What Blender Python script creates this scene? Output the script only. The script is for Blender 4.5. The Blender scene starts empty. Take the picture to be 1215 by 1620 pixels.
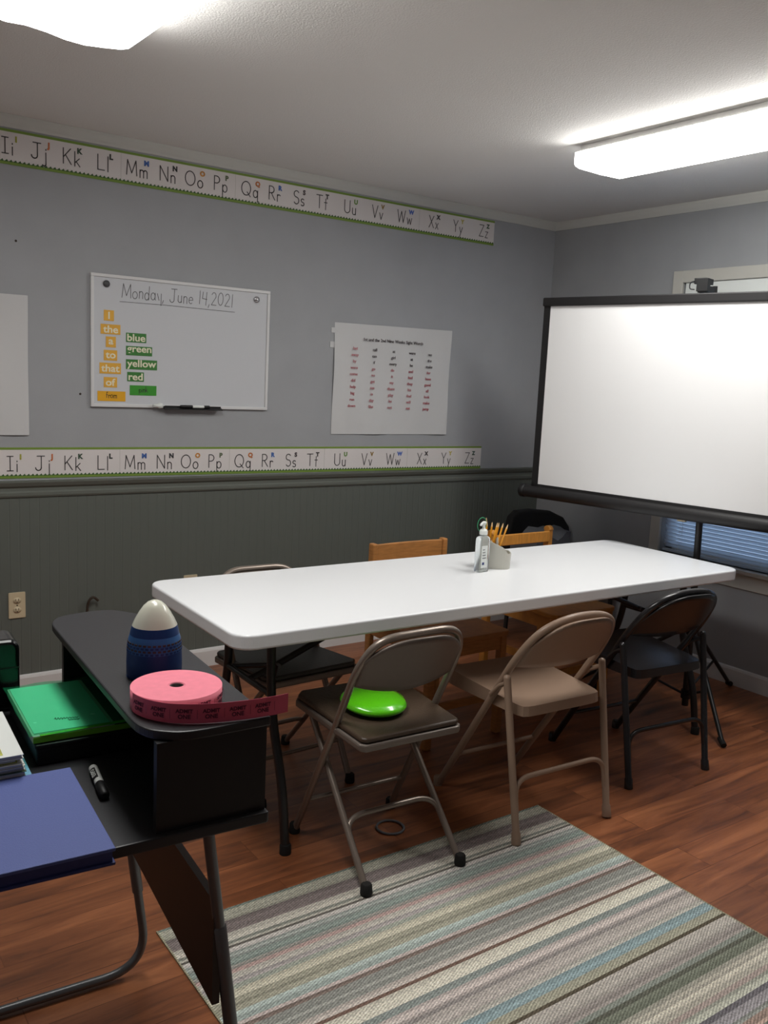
import bpy, bmesh, math, random
from mathutils import Vector, Matrix
random.seed(7)
S = bpy.context.scene
COL = S.collection
R = math.radians
PI = math.pi

# ---------------------------------------------------------------- camera
cam_d = bpy.data.cameras.new('camera'); cam = bpy.data.objects.new('camera', cam_d); COL.objects.link(cam)
S.camera = cam
cam_d.sensor_fit = 'VERTICAL'; cam_d.sensor_height = 24.0; cam_d.lens = 1408.9 / 1620 * 24.0
cam_d.clip_start = 0.02; cam_d.clip_end = 100
_yaw, _pit, _rol = 0.6227, -0.1500, 0.0481
_f = Vector((math.sin(_yaw)*math.cos(_pit), math.cos(_yaw)*math.cos(_pit), math.sin(_pit)))
_r = Vector((math.cos(_yaw), -math.sin(_yaw), 0)); _u = _r.cross(_f)
_c, _s = math.cos(_rol), math.sin(_rol)
_r2 = _r*_c + _u*_s; _u2 = _u*_c - _r*_s
_m = Matrix((_r2, _u2, -_f)).transposed().to_4x4(); _m.translation = Vector((-4.0456, -3.9916, 1.4686))
cam.matrix_world = _m

# ---------------------------------------------------------------- world, exposure
W = bpy.data.worlds.new('world'); S.world = W; W.use_nodes = True
bg = W.node_tree.nodes['Background']; bg.inputs[0].default_value = (0.50, 0.68, 1.0, 1); bg.inputs[1].default_value = 1.7
S.view_settings.view_transform = 'Standard'; S.view_settings.look = 'None'
S.view_settings.gamma = 1.0; S.view_settings.use_curve_mapping = False
S.view_settings.exposure = 0.0
LAMP = 18.3          # strength of the lit ceiling light covers
LAMP_LEFT = 17.3

# ---------------------------------------------------------------- helpers
def lin(c):
    return tuple(((v/255.0)/12.92 if v/255.0 <= 0.04045 else (((v/255.0)+0.055)/1.055)**2.4) for v in c)

def mat(name, rgb, rough=0.6, metal=0.0, noise=0.0, nscale=30, bump=0.0, bscale=80, coat=0.0, trans=0.0, alpha=1.0, emis=0.0, ior=1.45, spec=0.5, stretch=None):
    m = bpy.data.materials.new(name); m.use_nodes = True
    nt = m.node_tree; b = nt.nodes['Principled BSDF']
    c = lin(rgb)
    b.inputs['Base Color'].default_value = (*c, 1)
    b.inputs['Roughness'].default_value = rough; b.inputs['Metallic'].default_value = metal
    b.inputs['Coat Weight'].default_value = coat; b.inputs['Transmission Weight'].default_value = trans
    b.inputs['Alpha'].default_value = alpha; b.inputs['IOR'].default_value = ior
    b.inputs['Specular IOR Level'].default_value = spec
    if emis:
        b.inputs['Emission Color'].default_value = (*c, 1); b.inputs['Emission Strength'].default_value = emis
    if noise or bump:
        tc = nt.nodes.new('ShaderNodeTexCoord'); mp = nt.nodes.new('ShaderNodeMapping')
        nt.links.new(tc.outputs['Object'], mp.inputs[0])
        if stretch: mp.inputs['Scale'].default_value = stretch
    if noise:
        n = nt.nodes.new('ShaderNodeTexNoise'); n.inputs['Scale'].default_value = nscale; n.inputs['Detail'].default_value = 4
        nt.links.new(mp.outputs[0], n.inputs['Vector'])
        r = nt.nodes.new('ShaderNodeValToRGB')
        r.color_ramp.elements[0].position = 0.3; r.color_ramp.elements[1].position = 0.7
        r.color_ramp.elements[0].color = (*[x*(1-noise) for x in c], 1); r.color_ramp.elements[1].color = (*[min(1, x*(1+noise)) for x in c], 1)
        nt.links.new(n.outputs['Fac'], r.inputs[0]); nt.links.new(r.outputs[0], b.inputs['Base Color'])
    if bump:
        n2 = nt.nodes.new('ShaderNodeTexNoise'); n2.inputs['Scale'].default_value = bscale; n2.inputs['Detail'].default_value = 3
        nt.links.new(mp.outputs[0], n2.inputs['Vector'])
        bp = nt.nodes.new('ShaderNodeBump'); bp.inputs['Strength'].default_value = bump; bp.inputs['Distance'].default_value = 0.004
        nt.links.new(n2.outputs['Fac'], bp.inputs['Height']); nt.links.new(bp.outputs[0], b.inputs['Normal'])
    return m

class MB:
    """collects shapes into one mesh"""
    def __init__(s): s.v = []; s.f = []; s.mi = []; s.mats = []; s.sm = []
    def _m(s, m):
        if m not in s.mats: s.mats.append(m)
        return s.mats.index(m)
    def add(s, vs, fs, m, smooth=False, M=None):
        o = len(s.v); k = s._m(m)
        for v in vs:
            v = Vector(v)
            s.v.append(M @ v if M else v)
        for f in fs: s.f.append([i+o for i in f]); s.mi.append(k); s.sm.append(smooth)
    def box(s, a, b, m, M=None):
        x0,y0,z0 = a; x1,y1,z1 = b
        if x0>x1: x0,x1=x1,x0
        if y0>y1: y0,y1=y1,y0
        if z0>z1: z0,z1=z1,z0
        vs = [(x0,y0,z0),(x1,y0,z0),(x1,y1,z0),(x0,y1,z0),(x0,y0,z1),(x1,y0,z1),(x1,y1,z1),(x0,y1,z1)]
        s.add(vs, [(0,3,2,1),(4,5,6,7),(0,1,5,4),(1,2,6,5),(2,3,7,6),(3,0,4,7)], m, False, M)
    def prism(s, poly, z0, z1, m, M=None, smooth=False):
        n = len(poly)
        vs = [(x,y,z0) for x,y in poly] + [(x,y,z1) for x,y in poly]
        s.add(vs, [tuple(range(n))[::-1], tuple(range(n, 2*n))], m, False, M)
        o = len(s.v)-2*n; k = s._m(m)
        for i in range(n):
            j = (i+1) % n
            s.f.append([o+i, o+j, o+n+j, o+n+i]); s.mi.append(k); s.sm.append(smooth)
    def tube(s, pts, r, m, seg=10, closed=False, M=None):
        pts = [Vector(p) for p in pts]
        n = len(pts); rs = r if isinstance(r, (list, tuple)) else [r]*n
        def tan(i):
            if closed: return (pts[(i+1)%n]-pts[i-1]).normalized()
            if i == 0: return (pts[1]-pts[0]).normalized()
            if i == n-1: return (pts[-1]-pts[-2]).normalized()
            return ((pts[i+1]-pts[i]).normalized()+(pts[i]-pts[i-1]).normalized()).normalized()
        t = tan(0); up = Vector((0,0,1)) if abs(t.z) < 0.9 else Vector((1,0,0))
        nrm = t.cross(up).normalized(); vs = []
        for i in range(n):
            t2 = tan(i); nrm = (nrm - t2*nrm.dot(t2)).normalized(); bn = t2.cross(nrm)
            for k in range(seg):
                a = 2*PI*k/seg
                vs.append(pts[i] + (nrm*math.cos(a)+bn*math.sin(a))*rs[i])
        fs = []
        for i in range(n if closed else n-1):
            j = (i+1) % n
            for k in range(seg):
                l = (k+1) % seg
                fs.append((i*seg+k, i*seg+l, j*seg+l, j*seg+k))
        s.add(vs, fs, m, True, M)
        if not closed:
            s.add(vs[:seg], [tuple(range(seg))[::-1]], m, False, M); s.add(vs[-seg:], [tuple(range(seg))], m, False, M)
    def lathe(s, prof, m, seg=32, M=None, sx=1, sy=1):
        vs = []
        for r, z in prof:
            for k in range(seg):
                a = 2*PI*k/seg; vs.append((r*sx*math.cos(a), r*sy*math.sin(a), z))
        fs = []
        for i in range(len(prof)-1):
            for k in range(seg):
                l = (k+1) % seg; fs.append((i*seg+k, i*seg+l, (i+1)*seg+l, (i+1)*seg+k))
        s.add(vs, fs, m, True, M)
        n = len(prof)
        if prof[0][0] > 1e-5: s.add(vs[:seg], [tuple(range(seg))[::-1]], m, False, M)
        if prof[-1][0] > 1e-5: s.add(vs[-seg:], [tuple(range(seg))], m, False, M)
    def build(s, name, parent=None, bevel=0, seg=2, weld=False, **tags):
        me = bpy.data.meshes.new(name)
        me.from_pydata([tuple(v) for v in s.v], [], s.f)
        for m in s.mats: me.materials.append(m)
        me.polygons.foreach_set('material_index', s.mi); me.polygons.foreach_set('use_smooth', s.sm)
        me.update()
        o = bpy.data.objects.new(name, me); COL.objects.link(o)
        if parent is not None: o.parent = parent
        if bevel:
            md = o.modifiers.new('bevel', 'BEVEL'); md.width = bevel; md.segments = seg; md.limit_method = 'ANGLE'; md.angle_limit = R(40)
        for k, v in tags.items(): o[k] = v
        return o

def tag(o, label, cat, group=None):
    o['label'] = label; o['category'] = cat
    if group: o['group'] = group
    return o
def thing(name, label, cat, loc=(0,0,0), rz=0, group=None):
    o = bpy.data.objects.new(name, None); o.empty_display_size = 0.05; COL.objects.link(o)
    o.location = loc; o.rotation_euler = (0,0,rz)
    return tag(o, label, cat, group)
def struct(o): o['kind'] = 'structure'; return o
def copy_tree(o, parent=None):
    c = o.copy(); COL.objects.link(c); c.parent = parent
    for ch in [x for x in bpy.data.objects if x.parent == o]: copy_tree(ch, c)
    return c

def rounded(pts, rad, n=6):
    """fillet the inner corners of an open polyline"""
    pts = [Vector(p) for p in pts]; out = [pts[0]]
    for i in range(1, len(pts)-1):
        r = rad[i-1] if isinstance(rad, (list, tuple)) else rad
        a, b, c = pts[i-1], pts[i], pts[i+1]
        d1 = (a-b); d2 = (c-b); r1 = min(r, d1.length*0.49); r2 = min(r, d2.length*0.49)
        p, q = b+d1.normalized()*r1, b+d2.normalized()*r2
        for k in range(n+1):
            t = k/n; out.append(p*(1-t)**2 + b*2*t*(1-t) + q*t*t)
    out.append(pts[-1]); return out
def rrect(x0, y0, x1, y1, r, n=6):
    rr = r if isinstance(r, (list, tuple)) else [r]*4
    out = []
    for (cx, cy, a0), q in zip([(x1, y0, -90), (x1, y1, 0), (x0, y1, 90), (x0, y0, 180)], rr):
        sx = -1 if cx == x1 else 1; sy = -1 if cy == y1 else 1
        for k in range(n+1):
            a = R(a0 + 90*k/n); out.append((cx+sx*q+q*math.cos(a), cy+sy*q+q*math.sin(a)))
    return out

# --- single-stroke lettering (cap height 1, x height .55)
def arc(cx, cy, rx, ry, a0, a1, n=10):
    return [(cx+rx*math.cos(R(a0+(a1-a0)*k/n)), cy+ry*math.sin(R(a0+(a1-a0)*k/n))) for k in range(n+1)]
G = {
 'I': (.45, [[(.22,0),(.22,1)], [(.02,0),(.42,0)], [(.02,1),(.42,1)]]),
 'i': (.14, [[(.06,0),(.06,.52)], [(.06,.68),(.06,.74)]]),
 'J': (.6, [[(.1,1),(.6,1)], [(.38,1),(.38,.2)]+arc(.19,.2,.19,.2,0,-180)]),
 'j': (.22, [[(.16,.52),(.16,-.2)]+arc(.04,-.2,.12,.13,0,-150), [(.16,.68),(.16,.74)]]),
 'K': (.6, [[(.04,0),(.04,1)], [(.52,1),(.04,.42)], [(.18,.58),(.56,0)]]),
 'k': (.4, [[(.04,0),(.04,.95)], [(.34,.52),(.04,.22)], [(.14,.3),(.38,0)]]),
 'L': (.52, [[(.04,1),(.04,0),(.5,0)]]),
 'l': (.12, [[(.06,0),(.06,1)]]),
 'M': (.8, [[(.03,0),(.1,1),(.4,.15),(.7,1),(.77,0)]]),
 'm': (.62, [[(.04,0),(.04,.52)], [(.04,.35)]+arc(.17,.37,.13,.15,180,0)+[(.3,0)], [(.3,.35)]+arc(.43,.37,.13,.15,180,0)+[(.56,0)]]),
 'N': (.66, [[(.04,0),(.04,1),(.62,0),(.62,1)]]),
 'n': (.38, [[(.04,0),(.04,.52)], [(.04,.33)]+arc(.19,.35,.15,.17,180,0)+[(.34,0)]]),
 'O': (.84, [arc(.42,.5,.38,.5,0,360,20)]),
 'o': (.44, [arc(.21,.26,.2,.26,0,360,16)]),
 'P': (.5, [[(.04,0),(.04,1),(.2,1)]+arc(.2,.75,.26,.25,90,-90)+[(.04,.5)]]),
 'p': (.44, [[(.05,.52),(.05,-.35)], arc(.23,.26,.18,.26,0,360,16)]),
 'Q': (.84, [arc(.42,.5,.38,.5,0,360,20), [(.5,.25),(.78,-.08)]]),
 'q': (.46, [[(.4,.52),(.4,-.32),(.5,-.26)], arc(.21,.26,.18,.26,0,360,16)]),
 'R': (.56, [[(.04,0),(.04,1),(.22,1)]+arc(.22,.75,.24,.25,90,-90)+[(.04,.5)], [(.22,.5),(.54,0)]]),
 'r': (.28, [[(.04,0),(.04,.52)], [(.04,.3)]+arc(.18,.34,.14,.17,180,40)]),
 'S': (.5, [arc(.26,.76,.22,.24,30,270)+arc(.26,.26,.22,.26,90,-150)]),
 's': (.32, [arc(.16,.39,.13,.13,30,270)+arc(.16,.13,.14,.13,90,-150)]),
 'T': (.6, [[(.02,1),(.58,1)], [(.3,1),(.3,0)]]),
 't': (.28, [[(.13,.85),(.13,0)], [(.0,.55),(.27,.55)]]),
 'U': (.62, [[(.04,1),(.04,.28)]+arc(.3,.28,.26,.28,180,360)+[(.56,1)]]),
 'u': (.4, [[(.04,.52),(.04,.16)]+arc(.19,.17,.15,.17,180,360)+[(.34,.52)], [(.34,.52),(.34,0)]]),
 'V': (.6, [[(.02,1),(.3,0),(.58,1)]]),
 'v': (.36, [[(.02,.52),(.18,0),(.34,.52)]]),
 'W': (.86, [[(.02,1),(.22,0),(.43,.9),(.64,0),(.84,1)]]),
 'w': (.54, [[(.02,.52),(.14,0),(.27,.46),(.4,0),(.52,.52)]]),
 'X': (.56, [[(.03,1),(.53,0)], [(.53,1),(.03,0)]]),
 'x': (.36, [[(.03,.52),(.33,0)], [(.33,.52),(.03,0)]]),
 'Y': (.56, [[(.02,1),(.28,.5),(.54,1)], [(.28,.5),(.28,0)]]),
 'y': (.38, [[(.02,.52),(.2,.02)], [(.36,.52),(.06,-.35)]]),
 'Z': (.56, [[(.03,1),(.53,1),(.03,0),(.53,0)]]),
 'z': (.36, [[(.03,.52),(.33,.52),(.03,0),(.33,0)]]),
 'a': (.44, [arc(.2,.26,.18,.26,0,360,14), [(.38,.52),(.38,.06),(.44,0)]]),
 'd': (.44, [arc(.2,.26,.18,.26,0,360,14), [(.38,1),(.38,0)]]),
 'e': (.42, [[(.04,.27),(.38,.3)]+arc(.21,.27,.18,.25,8,310)]),
 'f': (.3, [arc(.2,.8,.11,.16,40,180)+[(.09,0)], [(0,.5),(.26,.5)]]),
 ',': (.16, [[(.1,.08),(.02,-.16)]]),
 '1': (.2, [[(.1,1),(.1,0)]]),
 '4': (.5, [[(.08,1),(.04,.5),(.46,.46)], [(.42,1),(.38,0)]]),
 '2': (.52, [arc(.24,.72,.2,.26,160,-20)+[(.04,.03),(.5,.02)]]),
 '0': (.56, [arc(.27,.5,.24,.48,0,360,16)]),
 ' ': (.3, []),
}
def text_w(t, h, gap=.14): return sum((G[c][0]+gap)*h for c in t)-gap*h
def ink(mb, lines, w, m, M, th=0.0004):
    """flat pen strokes in the local XZ plane, facing -Y"""
    for l in lines:
        for a, b in zip(l[:-1], l[1:]):
            d = Vector((b[0]-a[0], b[1]-a[1]))
            if d.length < 1e-7: continue
            d.normalize(); n = Vector((-d.y, d.x))*w/2; e = d*w*.35
            q = [(a[0]-e.x-n.x, 0, a[1]-e.y-n.y), (b[0]+e.x-n.x, 0, b[1]+e.y-n.y), (b[0]+e.x+n.x, 0, b[1]+e.y+n.y), (a[0]-e.x+n.x, 0, a[1]-e.y+n.y)]
            q2 = [(x, -th, z) for x, y, z in q]
            mb.add(q+q2, [(4,5,6,7), (0,1,5,4), (1,2,6,5), (2,3,7,6), (3,0,4,7)], m, False, M)
def write(mb, t, x, z, h, w, m, M, gap=.14, jit=0, slant=0):
    for c in t:
        g = G[c]; dz = random.uniform(-jit, jit)*h
        ink(mb, [[(x+(px+slant*pz)*h, z+dz+pz*h) for px, pz in l] for l in g[1]], w, m, M)
        x += (g[0]+gap)*h
    return x

def font_mesh(txt, size, off=0.0, ext=0.0005, align='CENTER'):
    cu = bpy.data.curves.new('t', 'FONT'); cu.body = txt; cu.size = size; cu.offset = off; cu.extrude = ext
    cu.align_x = align; cu.align_y = 'CENTER'; cu.resolution_u = 3
    o = bpy.data.objects.new('t', cu); COL.objects.link(o)
    dg = bpy.context.evaluated_depsgraph_get(); me = bpy.data.meshes.new_from_object(o.evaluated_get(dg))
    vs = [v.co.copy() for v in me.vertices]; fs = [tuple(p.vertices) for p in me.polygons]
    bpy.data.objects.remove(o); bpy.data.curves.remove(cu); bpy.data.meshes.remove(me)
    return vs, fs
FACE = Matrix.Rotation(R(90), 4, 'X')      # XY lettering -> XZ, facing -Y

# ---------------------------------------------------------------- materials
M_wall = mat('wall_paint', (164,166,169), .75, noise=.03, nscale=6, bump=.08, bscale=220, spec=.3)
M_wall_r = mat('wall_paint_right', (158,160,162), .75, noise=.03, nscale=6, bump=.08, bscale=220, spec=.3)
M_ceil = mat('ceiling_texture', (238,237,234), .9, bump=.5, bscale=170, spec=.2)
M_crown = mat('crown_paint', (202,202,196), .55)
M_trimw = mat('white_trim', (214,212,210), .45)
M_green = mat('wainscot_green', (98,103,97), .5)
M_rail = mat('rail_green', (104,108,101), .45)
M_casing = mat('window_casing_paint', (190,188,180), .5)
M_white = mat('table_white_plastic', (238,240,242), .28, bump=.05, bscale=300)
M_blackm = mat('black_metal', (26,26,27), .38, metal=.0, spec=.6)
M_blackp = mat('black_plastic', (20,20,21), .5)
M_rubber = mat('black_rubber', (24,23,22), .8)
M_greym = mat('taupe_metal', (140,128,118), .33, metal=.55)
M_greyback = mat('taupe_painted_panel', (120,110,102), .42, metal=.3)
M_vinyl = mat('brown_vinyl', (74,60,48), .42, bump=.2, bscale=160)
M_vinylb = mat('dark_vinyl', (58,58,56), .42, bump=.2, bscale=160)
M_tan = mat('tan_enamel', (146,122,104), .38, spec=.5)
M_bkchair = mat('black_enamel', (30,29,31), .27, spec=.7)
M_oak = mat('oak_wood', (176,120,66), .42, noise=.18, nscale=9, stretch=(2,2,14))
M_oak2 = mat('golden_wood', (204,140,62), .4, noise=.15, nscale=9, stretch=(14,2,2))
M_desk = mat('black_laminate', (42,42,45), .42, bump=.05, bscale=200)
M_deskedge = mat('black_edge_band', (22,22,24), .4)
M_deskboard = mat('dark_laminate_board', (44,32,28), .5)
M_steel = mat('grey_tube', (110,112,114), .35, metal=.5)
M_screen = mat('matte_white_screen', (236,236,236), .9, spec=.1)
M_scrblk = mat('screen_black', (30,29,30), .5)
M_wb = mat('whiteboard_surface', (206,208,212), .22)
M_wbf = mat('whiteboard_frame', (218,218,218), .35)
M_paper = mat('white_paper', (206,206,206), .7, bump=.35, bscale=9)
M_strip = mat('border_card', (224,218,216), .55)
M_stripg = mat('border_green', (122,150,62), .55)
M_zig = mat('border_dark_green', (60,92,50), .55)
M_ink = mat('dark_ink', (70,66,66), .7)
M_inkw = mat('marker_ink', (74,74,76), .5)
M_red = mat('red_print', (178,88,98), .7)
M_inkb = mat('black_print', (62,52,56), .7)
M_yel = mat('yellow_card', (226,172,66), .5)
M_yel2 = mat('bright_yellow_card', (228,168,30), .5)
M_grn = mat('green_card', (62,124,56), .5)
M_grn2 = mat('bright_green_card', (58,148,44), .5)
M_lett = mat('card_lettering', (232,226,200), .5)
M_ivory = mat('ivory_plastic', (206,190,158), .4)
M_dark = mat('dark_slot', (60,48,38), .6)
M_pink = mat('pink_paper', (238,132,150), .6, noise=.04, nscale=60)
M_pinks = mat('pink_ticket', (226,98,126), .6)
M_pinkd = mat('ticket_print', (104,38,66), .7)
M_bot_w = mat('frosted_white_plastic', (214,214,198), .25, coat=.4)
M_bot_d = mat('navy_wrap', (30,62,116), .5, spec=.25)
M_bot_m = mat('blue_wrap', (58,108,166), .5, spec=.25)
M_lime = mat('lime_glitter_plastic', (92,200,22), .22, noise=.12, nscale=400, coat=.6)
M_blue = mat('blue_cloth_cover', (84,98,158), .6, noise=.06, nscale=500, bump=.2, bscale=400)
M_blued = mat('blue_cover_edge', (50,60,116), .5)
M_gfold = mat('clear_green_plastic', (40,150,100), .12, trans=.75, alpha=.8)
M_mint = mat('mint_paper', (176,238,222), .6)
M_limeedge = mat('lime_paper_edge', (122,190,40), .5)
M_clear = mat('clear_plastic', (235,240,240), .08, trans=.92, ior=1.3)
M_caddy = mat('grey_plastic_caddy', (196,194,184), .4)
M_pencil = mat('yellow_pencil_paint', (232,160,36), .35)
M_pwood = mat('pencil_wood', (226,190,140), .6)
M_lead = mat('graphite', (60,58,56), .5)
M_ringg = mat('green_rubber_loop', (30,140,92), .4)
M_slat = mat('blind_slat_vinyl', (196,204,212), .45)
M_pumpw = mat('white_pump_plastic', (226,230,226), .3)
M_sil = mat('silver_magnet', (190,190,192), .2, metal=.9)
M_gmag = mat('dark_grey_magnet', (74,74,76), .4)
M_grey = mat('grey_fabric', (104,106,110), .8)
M_blkfab = mat('black_fabric', (24,24,25), .85, bump=.3, bscale=300)
M_yelcov = mat('yellow_green_cover', (176,178,80), .5, noise=.4, nscale=60)
M_covg = mat('dark_green_cover', (70,90,60), .5)
M_teal = mat('light_blue_cover', (110,164,190), .5, noise=.3, nscale=80)
M_pages = mat('page_edges', (196,196,188), .7)

def lamp_mat(name, st):
    m = bpy.data.materials.new(name); m.use_nodes = True; nt = m.node_tree
    b = nt.nodes['Principled BSDF']; b.inputs['Base Color'].default_value = (.9,.9,.88,1); b.inputs['Roughness'].default_value = .4
    b.inputs['Emission Color'].default_value = (1.0,.985,.955,1); b.inputs['Emission Strength'].default_value = st
    return m
M_lamp = lamp_mat('lit_acrylic_cover', LAMP); M_lampl = lamp_mat('lit_acrylic_cover_left', LAMP_LEFT); M_lampe = lamp_mat('cover_end', 1.6)

nt = M_gfold.node_tree; b = nt.nodes['Principled BSDF']; out = nt.nodes['Material Output']
b.inputs['Transmission Weight'].default_value = 0; b.inputs['Alpha'].default_value = 1
tp = nt.nodes.new('ShaderNodeBsdfTransparent'); tp.inputs[0].default_value = (.72,.98,.86,1)
mx = nt.nodes.new('ShaderNodeMixShader'); mx.inputs[0].default_value = .15
nt.links.new(tp.outputs[0], mx.inputs[1]); nt.links.new(b.outputs[0], mx.inputs[2]); nt.links.new(mx.outputs[0], out.inputs[0])

# slats let a bit of daylight through
nt = M_slat.node_tree; b = nt.nodes['Principled BSDF']; out = nt.nodes['Material Output']
tr = nt.nodes.new('ShaderNodeBsdfTranslucent'); tr.inputs[0].default_value = (.75,.82,.9,1)
mx = nt.nodes.new('ShaderNodeMixShader'); mx.inputs[0].default_value = .35
nt.links.new(b.outputs[0], mx.inputs[1]); nt.links.new(tr.outputs[0], mx.inputs[2]); nt.links.new(mx.outputs[0], out.inputs[0])

# beadboard grooves
nt = M_green.node_tree; b = nt.nodes['Principled BSDF']
tc = nt.nodes.new('ShaderNodeTexCoord'); sp = nt.nodes.new('ShaderNodeSeparateXYZ'); nt.links.new(tc.outputs['Object'], sp.inputs[0])
ma = nt.nodes.new('ShaderNodeMath'); ma.operation = 'MULTIPLY'; ma.inputs[1].default_value = 1/.041
fr = nt.nodes.new('ShaderNodeMath'); fr.operation = 'FRACT'; nt.links.new(sp.outputs[0], ma.inputs[0]); nt.links.new(ma.outputs[0], fr.inputs[0])
rp = nt.nodes.new('ShaderNodeValToRGB'); e = rp.color_ramp.elements
e[0].position = 0; e[0].color = (0,0,0,1); e[1].position = .1; e[1].color = (1,1,1,1)
x = e.new(.88); x.color = (1,1,1,1); x = e.new(.98); x.color = (0,0,0,1)
nt.links.new(fr.outputs[0], rp.inputs[0]); bu = nt.nodes.new('ShaderNodeBump'); bu.inputs['Strength'].default_value = .6; bu.inputs['Distance'].default_value = .002
nt.links.new(rp.outputs[0], bu.inputs['Height']); nt.links.new(bu.outputs[0], b.inputs['Normal'])

# floor planks
def floor_mat():
    m = bpy.data.materials.new('floor_planks'); m.use_nodes = True; nt = m.node_tree; N = nt.nodes; L = nt.links
    b = N['Principled BSDF']; b.inputs['Roughness'].default_value = .36; b.inputs['Specular IOR Level'].default_value = .45
    tc = N.new('ShaderNodeTexCoord')
    br = N.new('ShaderNodeTexBrick'); br.inputs['Scale'].default_value = 1.0
    br.inputs['Brick Width'].default_value = 1.2; br.inputs['Row Height'].default_value = .125
    br.inputs['Mortar Size'].default_value = .0012; br.inputs['Bias'].default_value = 0
    br.inputs['Color1'].default_value = (0,0,0,1); br.inputs['Color2'].default_value = (1,1,1,1); br.inputs['Mortar'].default_value = (.5,.5,.5,1)
    br.offset = .37; L.new(tc.outputs['Object'], br.inputs['Vector'])
    mp = N.new('ShaderNodeMapping'); mp.inputs['Scale'].default_value = (1.2, 11, 1); L.new(tc.outputs['Object'], mp.inputs[0])
    ad = N.new('ShaderNodeVectorMath'); ad.operation = 'ADD'; L.new(mp.outputs[0], ad.inputs[0])
    sc = N.new('ShaderNodeVectorMath'); sc.operation = 'SCALE'; sc.inputs['Scale'].default_value = 9.0
    L.new(br.outputs['Color'], sc.inputs[0]); L.new(sc.outputs[0], ad.inputs[1])
    n = N.new('ShaderNodeTexNoise'); n.inputs['Scale'].default_value = 1.7; n.inputs['Detail'].default_value = 8; n.inputs['Roughness'].default_value = .62; n.inputs['Distortion'].default_value = .6
    L.new(ad.outputs[0], n.inputs['Vector'])
    rp = N.new('ShaderNodeValToRGB'); e = rp.color_ramp.elements
    e[0].position = .28; e[0].color = (*lin((80,48,34)),1); e[1].position = .72; e[1].color = (*lin((176,112,72)),1)
    q = e.new(.48); q.color = (*lin((134,80,50)),1); q = e.new(.58); q.color = (*lin((152,94,60)),1)
    L.new(n.outputs['Fac'], rp.inputs[0])
    hs = N.new('ShaderNodeHueSaturation'); L.new(rp.outputs[0], hs.inputs['Color'])
    mr = N.new('ShaderNodeMapRange'); mr.inputs['To Min'].default_value = .85; mr.inputs['To Max'].default_value = 1.12
    L.new(br.outputs['Color'], mr.inputs['Value']); L.new(mr.outputs[0], hs.inputs['Value'])
    mm = N.new('ShaderNodeMixRGB'); mm.blend_type = 'MULTIPLY'; mm.inputs[2].default_value = (.55,.5,.48,1)
    L.new(br.outputs['Fac'], mm.inputs[0]); L.new(hs.outputs[0], mm.inputs[1]); L.new(mm.outputs[0], b.inputs['Base Color'])
    return m
M_floor = floor_mat()

# ---------------------------------------------------------------- room shell
H = 2.44; XL = -5.3; YF = -5.6
WY0, WY1, WZ0, WZ1 = -2.42, -.965, .60, 2.032        # window opening in the right wall
mb = MB(); mb.box((XL-.1,YF-.1,-.08), (.1,.1,0), M_floor); struct(mb.build('floor'))
mb = MB(); mb.box((XL-.1,YF-.1,H), (.1,.1,H+.08), M_ceil); struct(mb.build('ceiling'))
mb = MB(); mb.box((XL-.1,0,0), (.1,.1,H), M_wall); struct(mb.build('wall_back'))
mb = MB()
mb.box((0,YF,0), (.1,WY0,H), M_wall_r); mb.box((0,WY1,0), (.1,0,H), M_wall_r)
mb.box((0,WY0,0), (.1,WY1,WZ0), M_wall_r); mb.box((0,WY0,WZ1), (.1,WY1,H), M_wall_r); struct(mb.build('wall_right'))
mb = MB(); mb.box((XL-.1,YF,0), (XL,0,H), M_wall); struct(mb.build('wall_left'))
mb = MB(); mb.box((XL-.1,YF-.1,0), (.1,YF,H), M_wall); struct(mb.build('wall_front'))
# green beadboard below the chair rail
mb = MB(); mb.box((XL,-.008,0), (-.0005,-.0005,.90), M_green); struct(mb.build('trim_1'))
# chair rail profile swept along x
prof = [(0,.885),(-.014,.885),(-.018,.893),(-.018,.905),(-.012,.912),(-.012,.925),(-.022,.934),(-.026,.942),(-.030,.950),(-.030,.957),(0,.957)]
def sweep_x(prof, x0, x1, m, name):
    mb = MB(); n = len(prof)
    vs = [(x0,y,z) for y,z in prof]+[(x1,y,z) for y,z in prof]
    fs = [(i,i+1,n+i+1,n+i) for i in range(n-1)]+[tuple(range(n)), tuple(range(n,2*n))[::-1]]
    mb.add(vs, fs, m); return struct(mb.build(name))
def sweep_y(prof, y0, y1, m, name):
    mb = MB(); n = len(prof)
    vs = [(x,y0,z) for x,z in prof]+[(x,y1,z) for x,z in prof]
    fs = [(i,i+1,n+i+1,n+i) for i in range(n-1)]+[tuple(range(n)), tuple(range(n,2*n))[::-1]]
    mb.add(vs, fs, m); return struct(mb.build(name))
sweep_x(prof, XL, 0, M_rail, 'trim_2')
crown = [(0,2.392),(-.006,2.392),(-.009,2.400),(-.014,2.408),(-.019,2.420),(-.022,2.428),(-.024,2.4395)]
sweep_x(crown, XL, 0, M_crown, 'trim_3')
sweep_y(crown, YF, 0, M_crown, 'trim_4')
base = [(0,0),(-.014,0),(-.014,.078),(-.010,.088),(0,.092)]
sweep_x([(y-.008,z) for y,z in base], XL, 0, M_trimw, 'baseboard_back')
sweep_y(base, YF, 0, M_trimw, 'baseboard_right')

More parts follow.
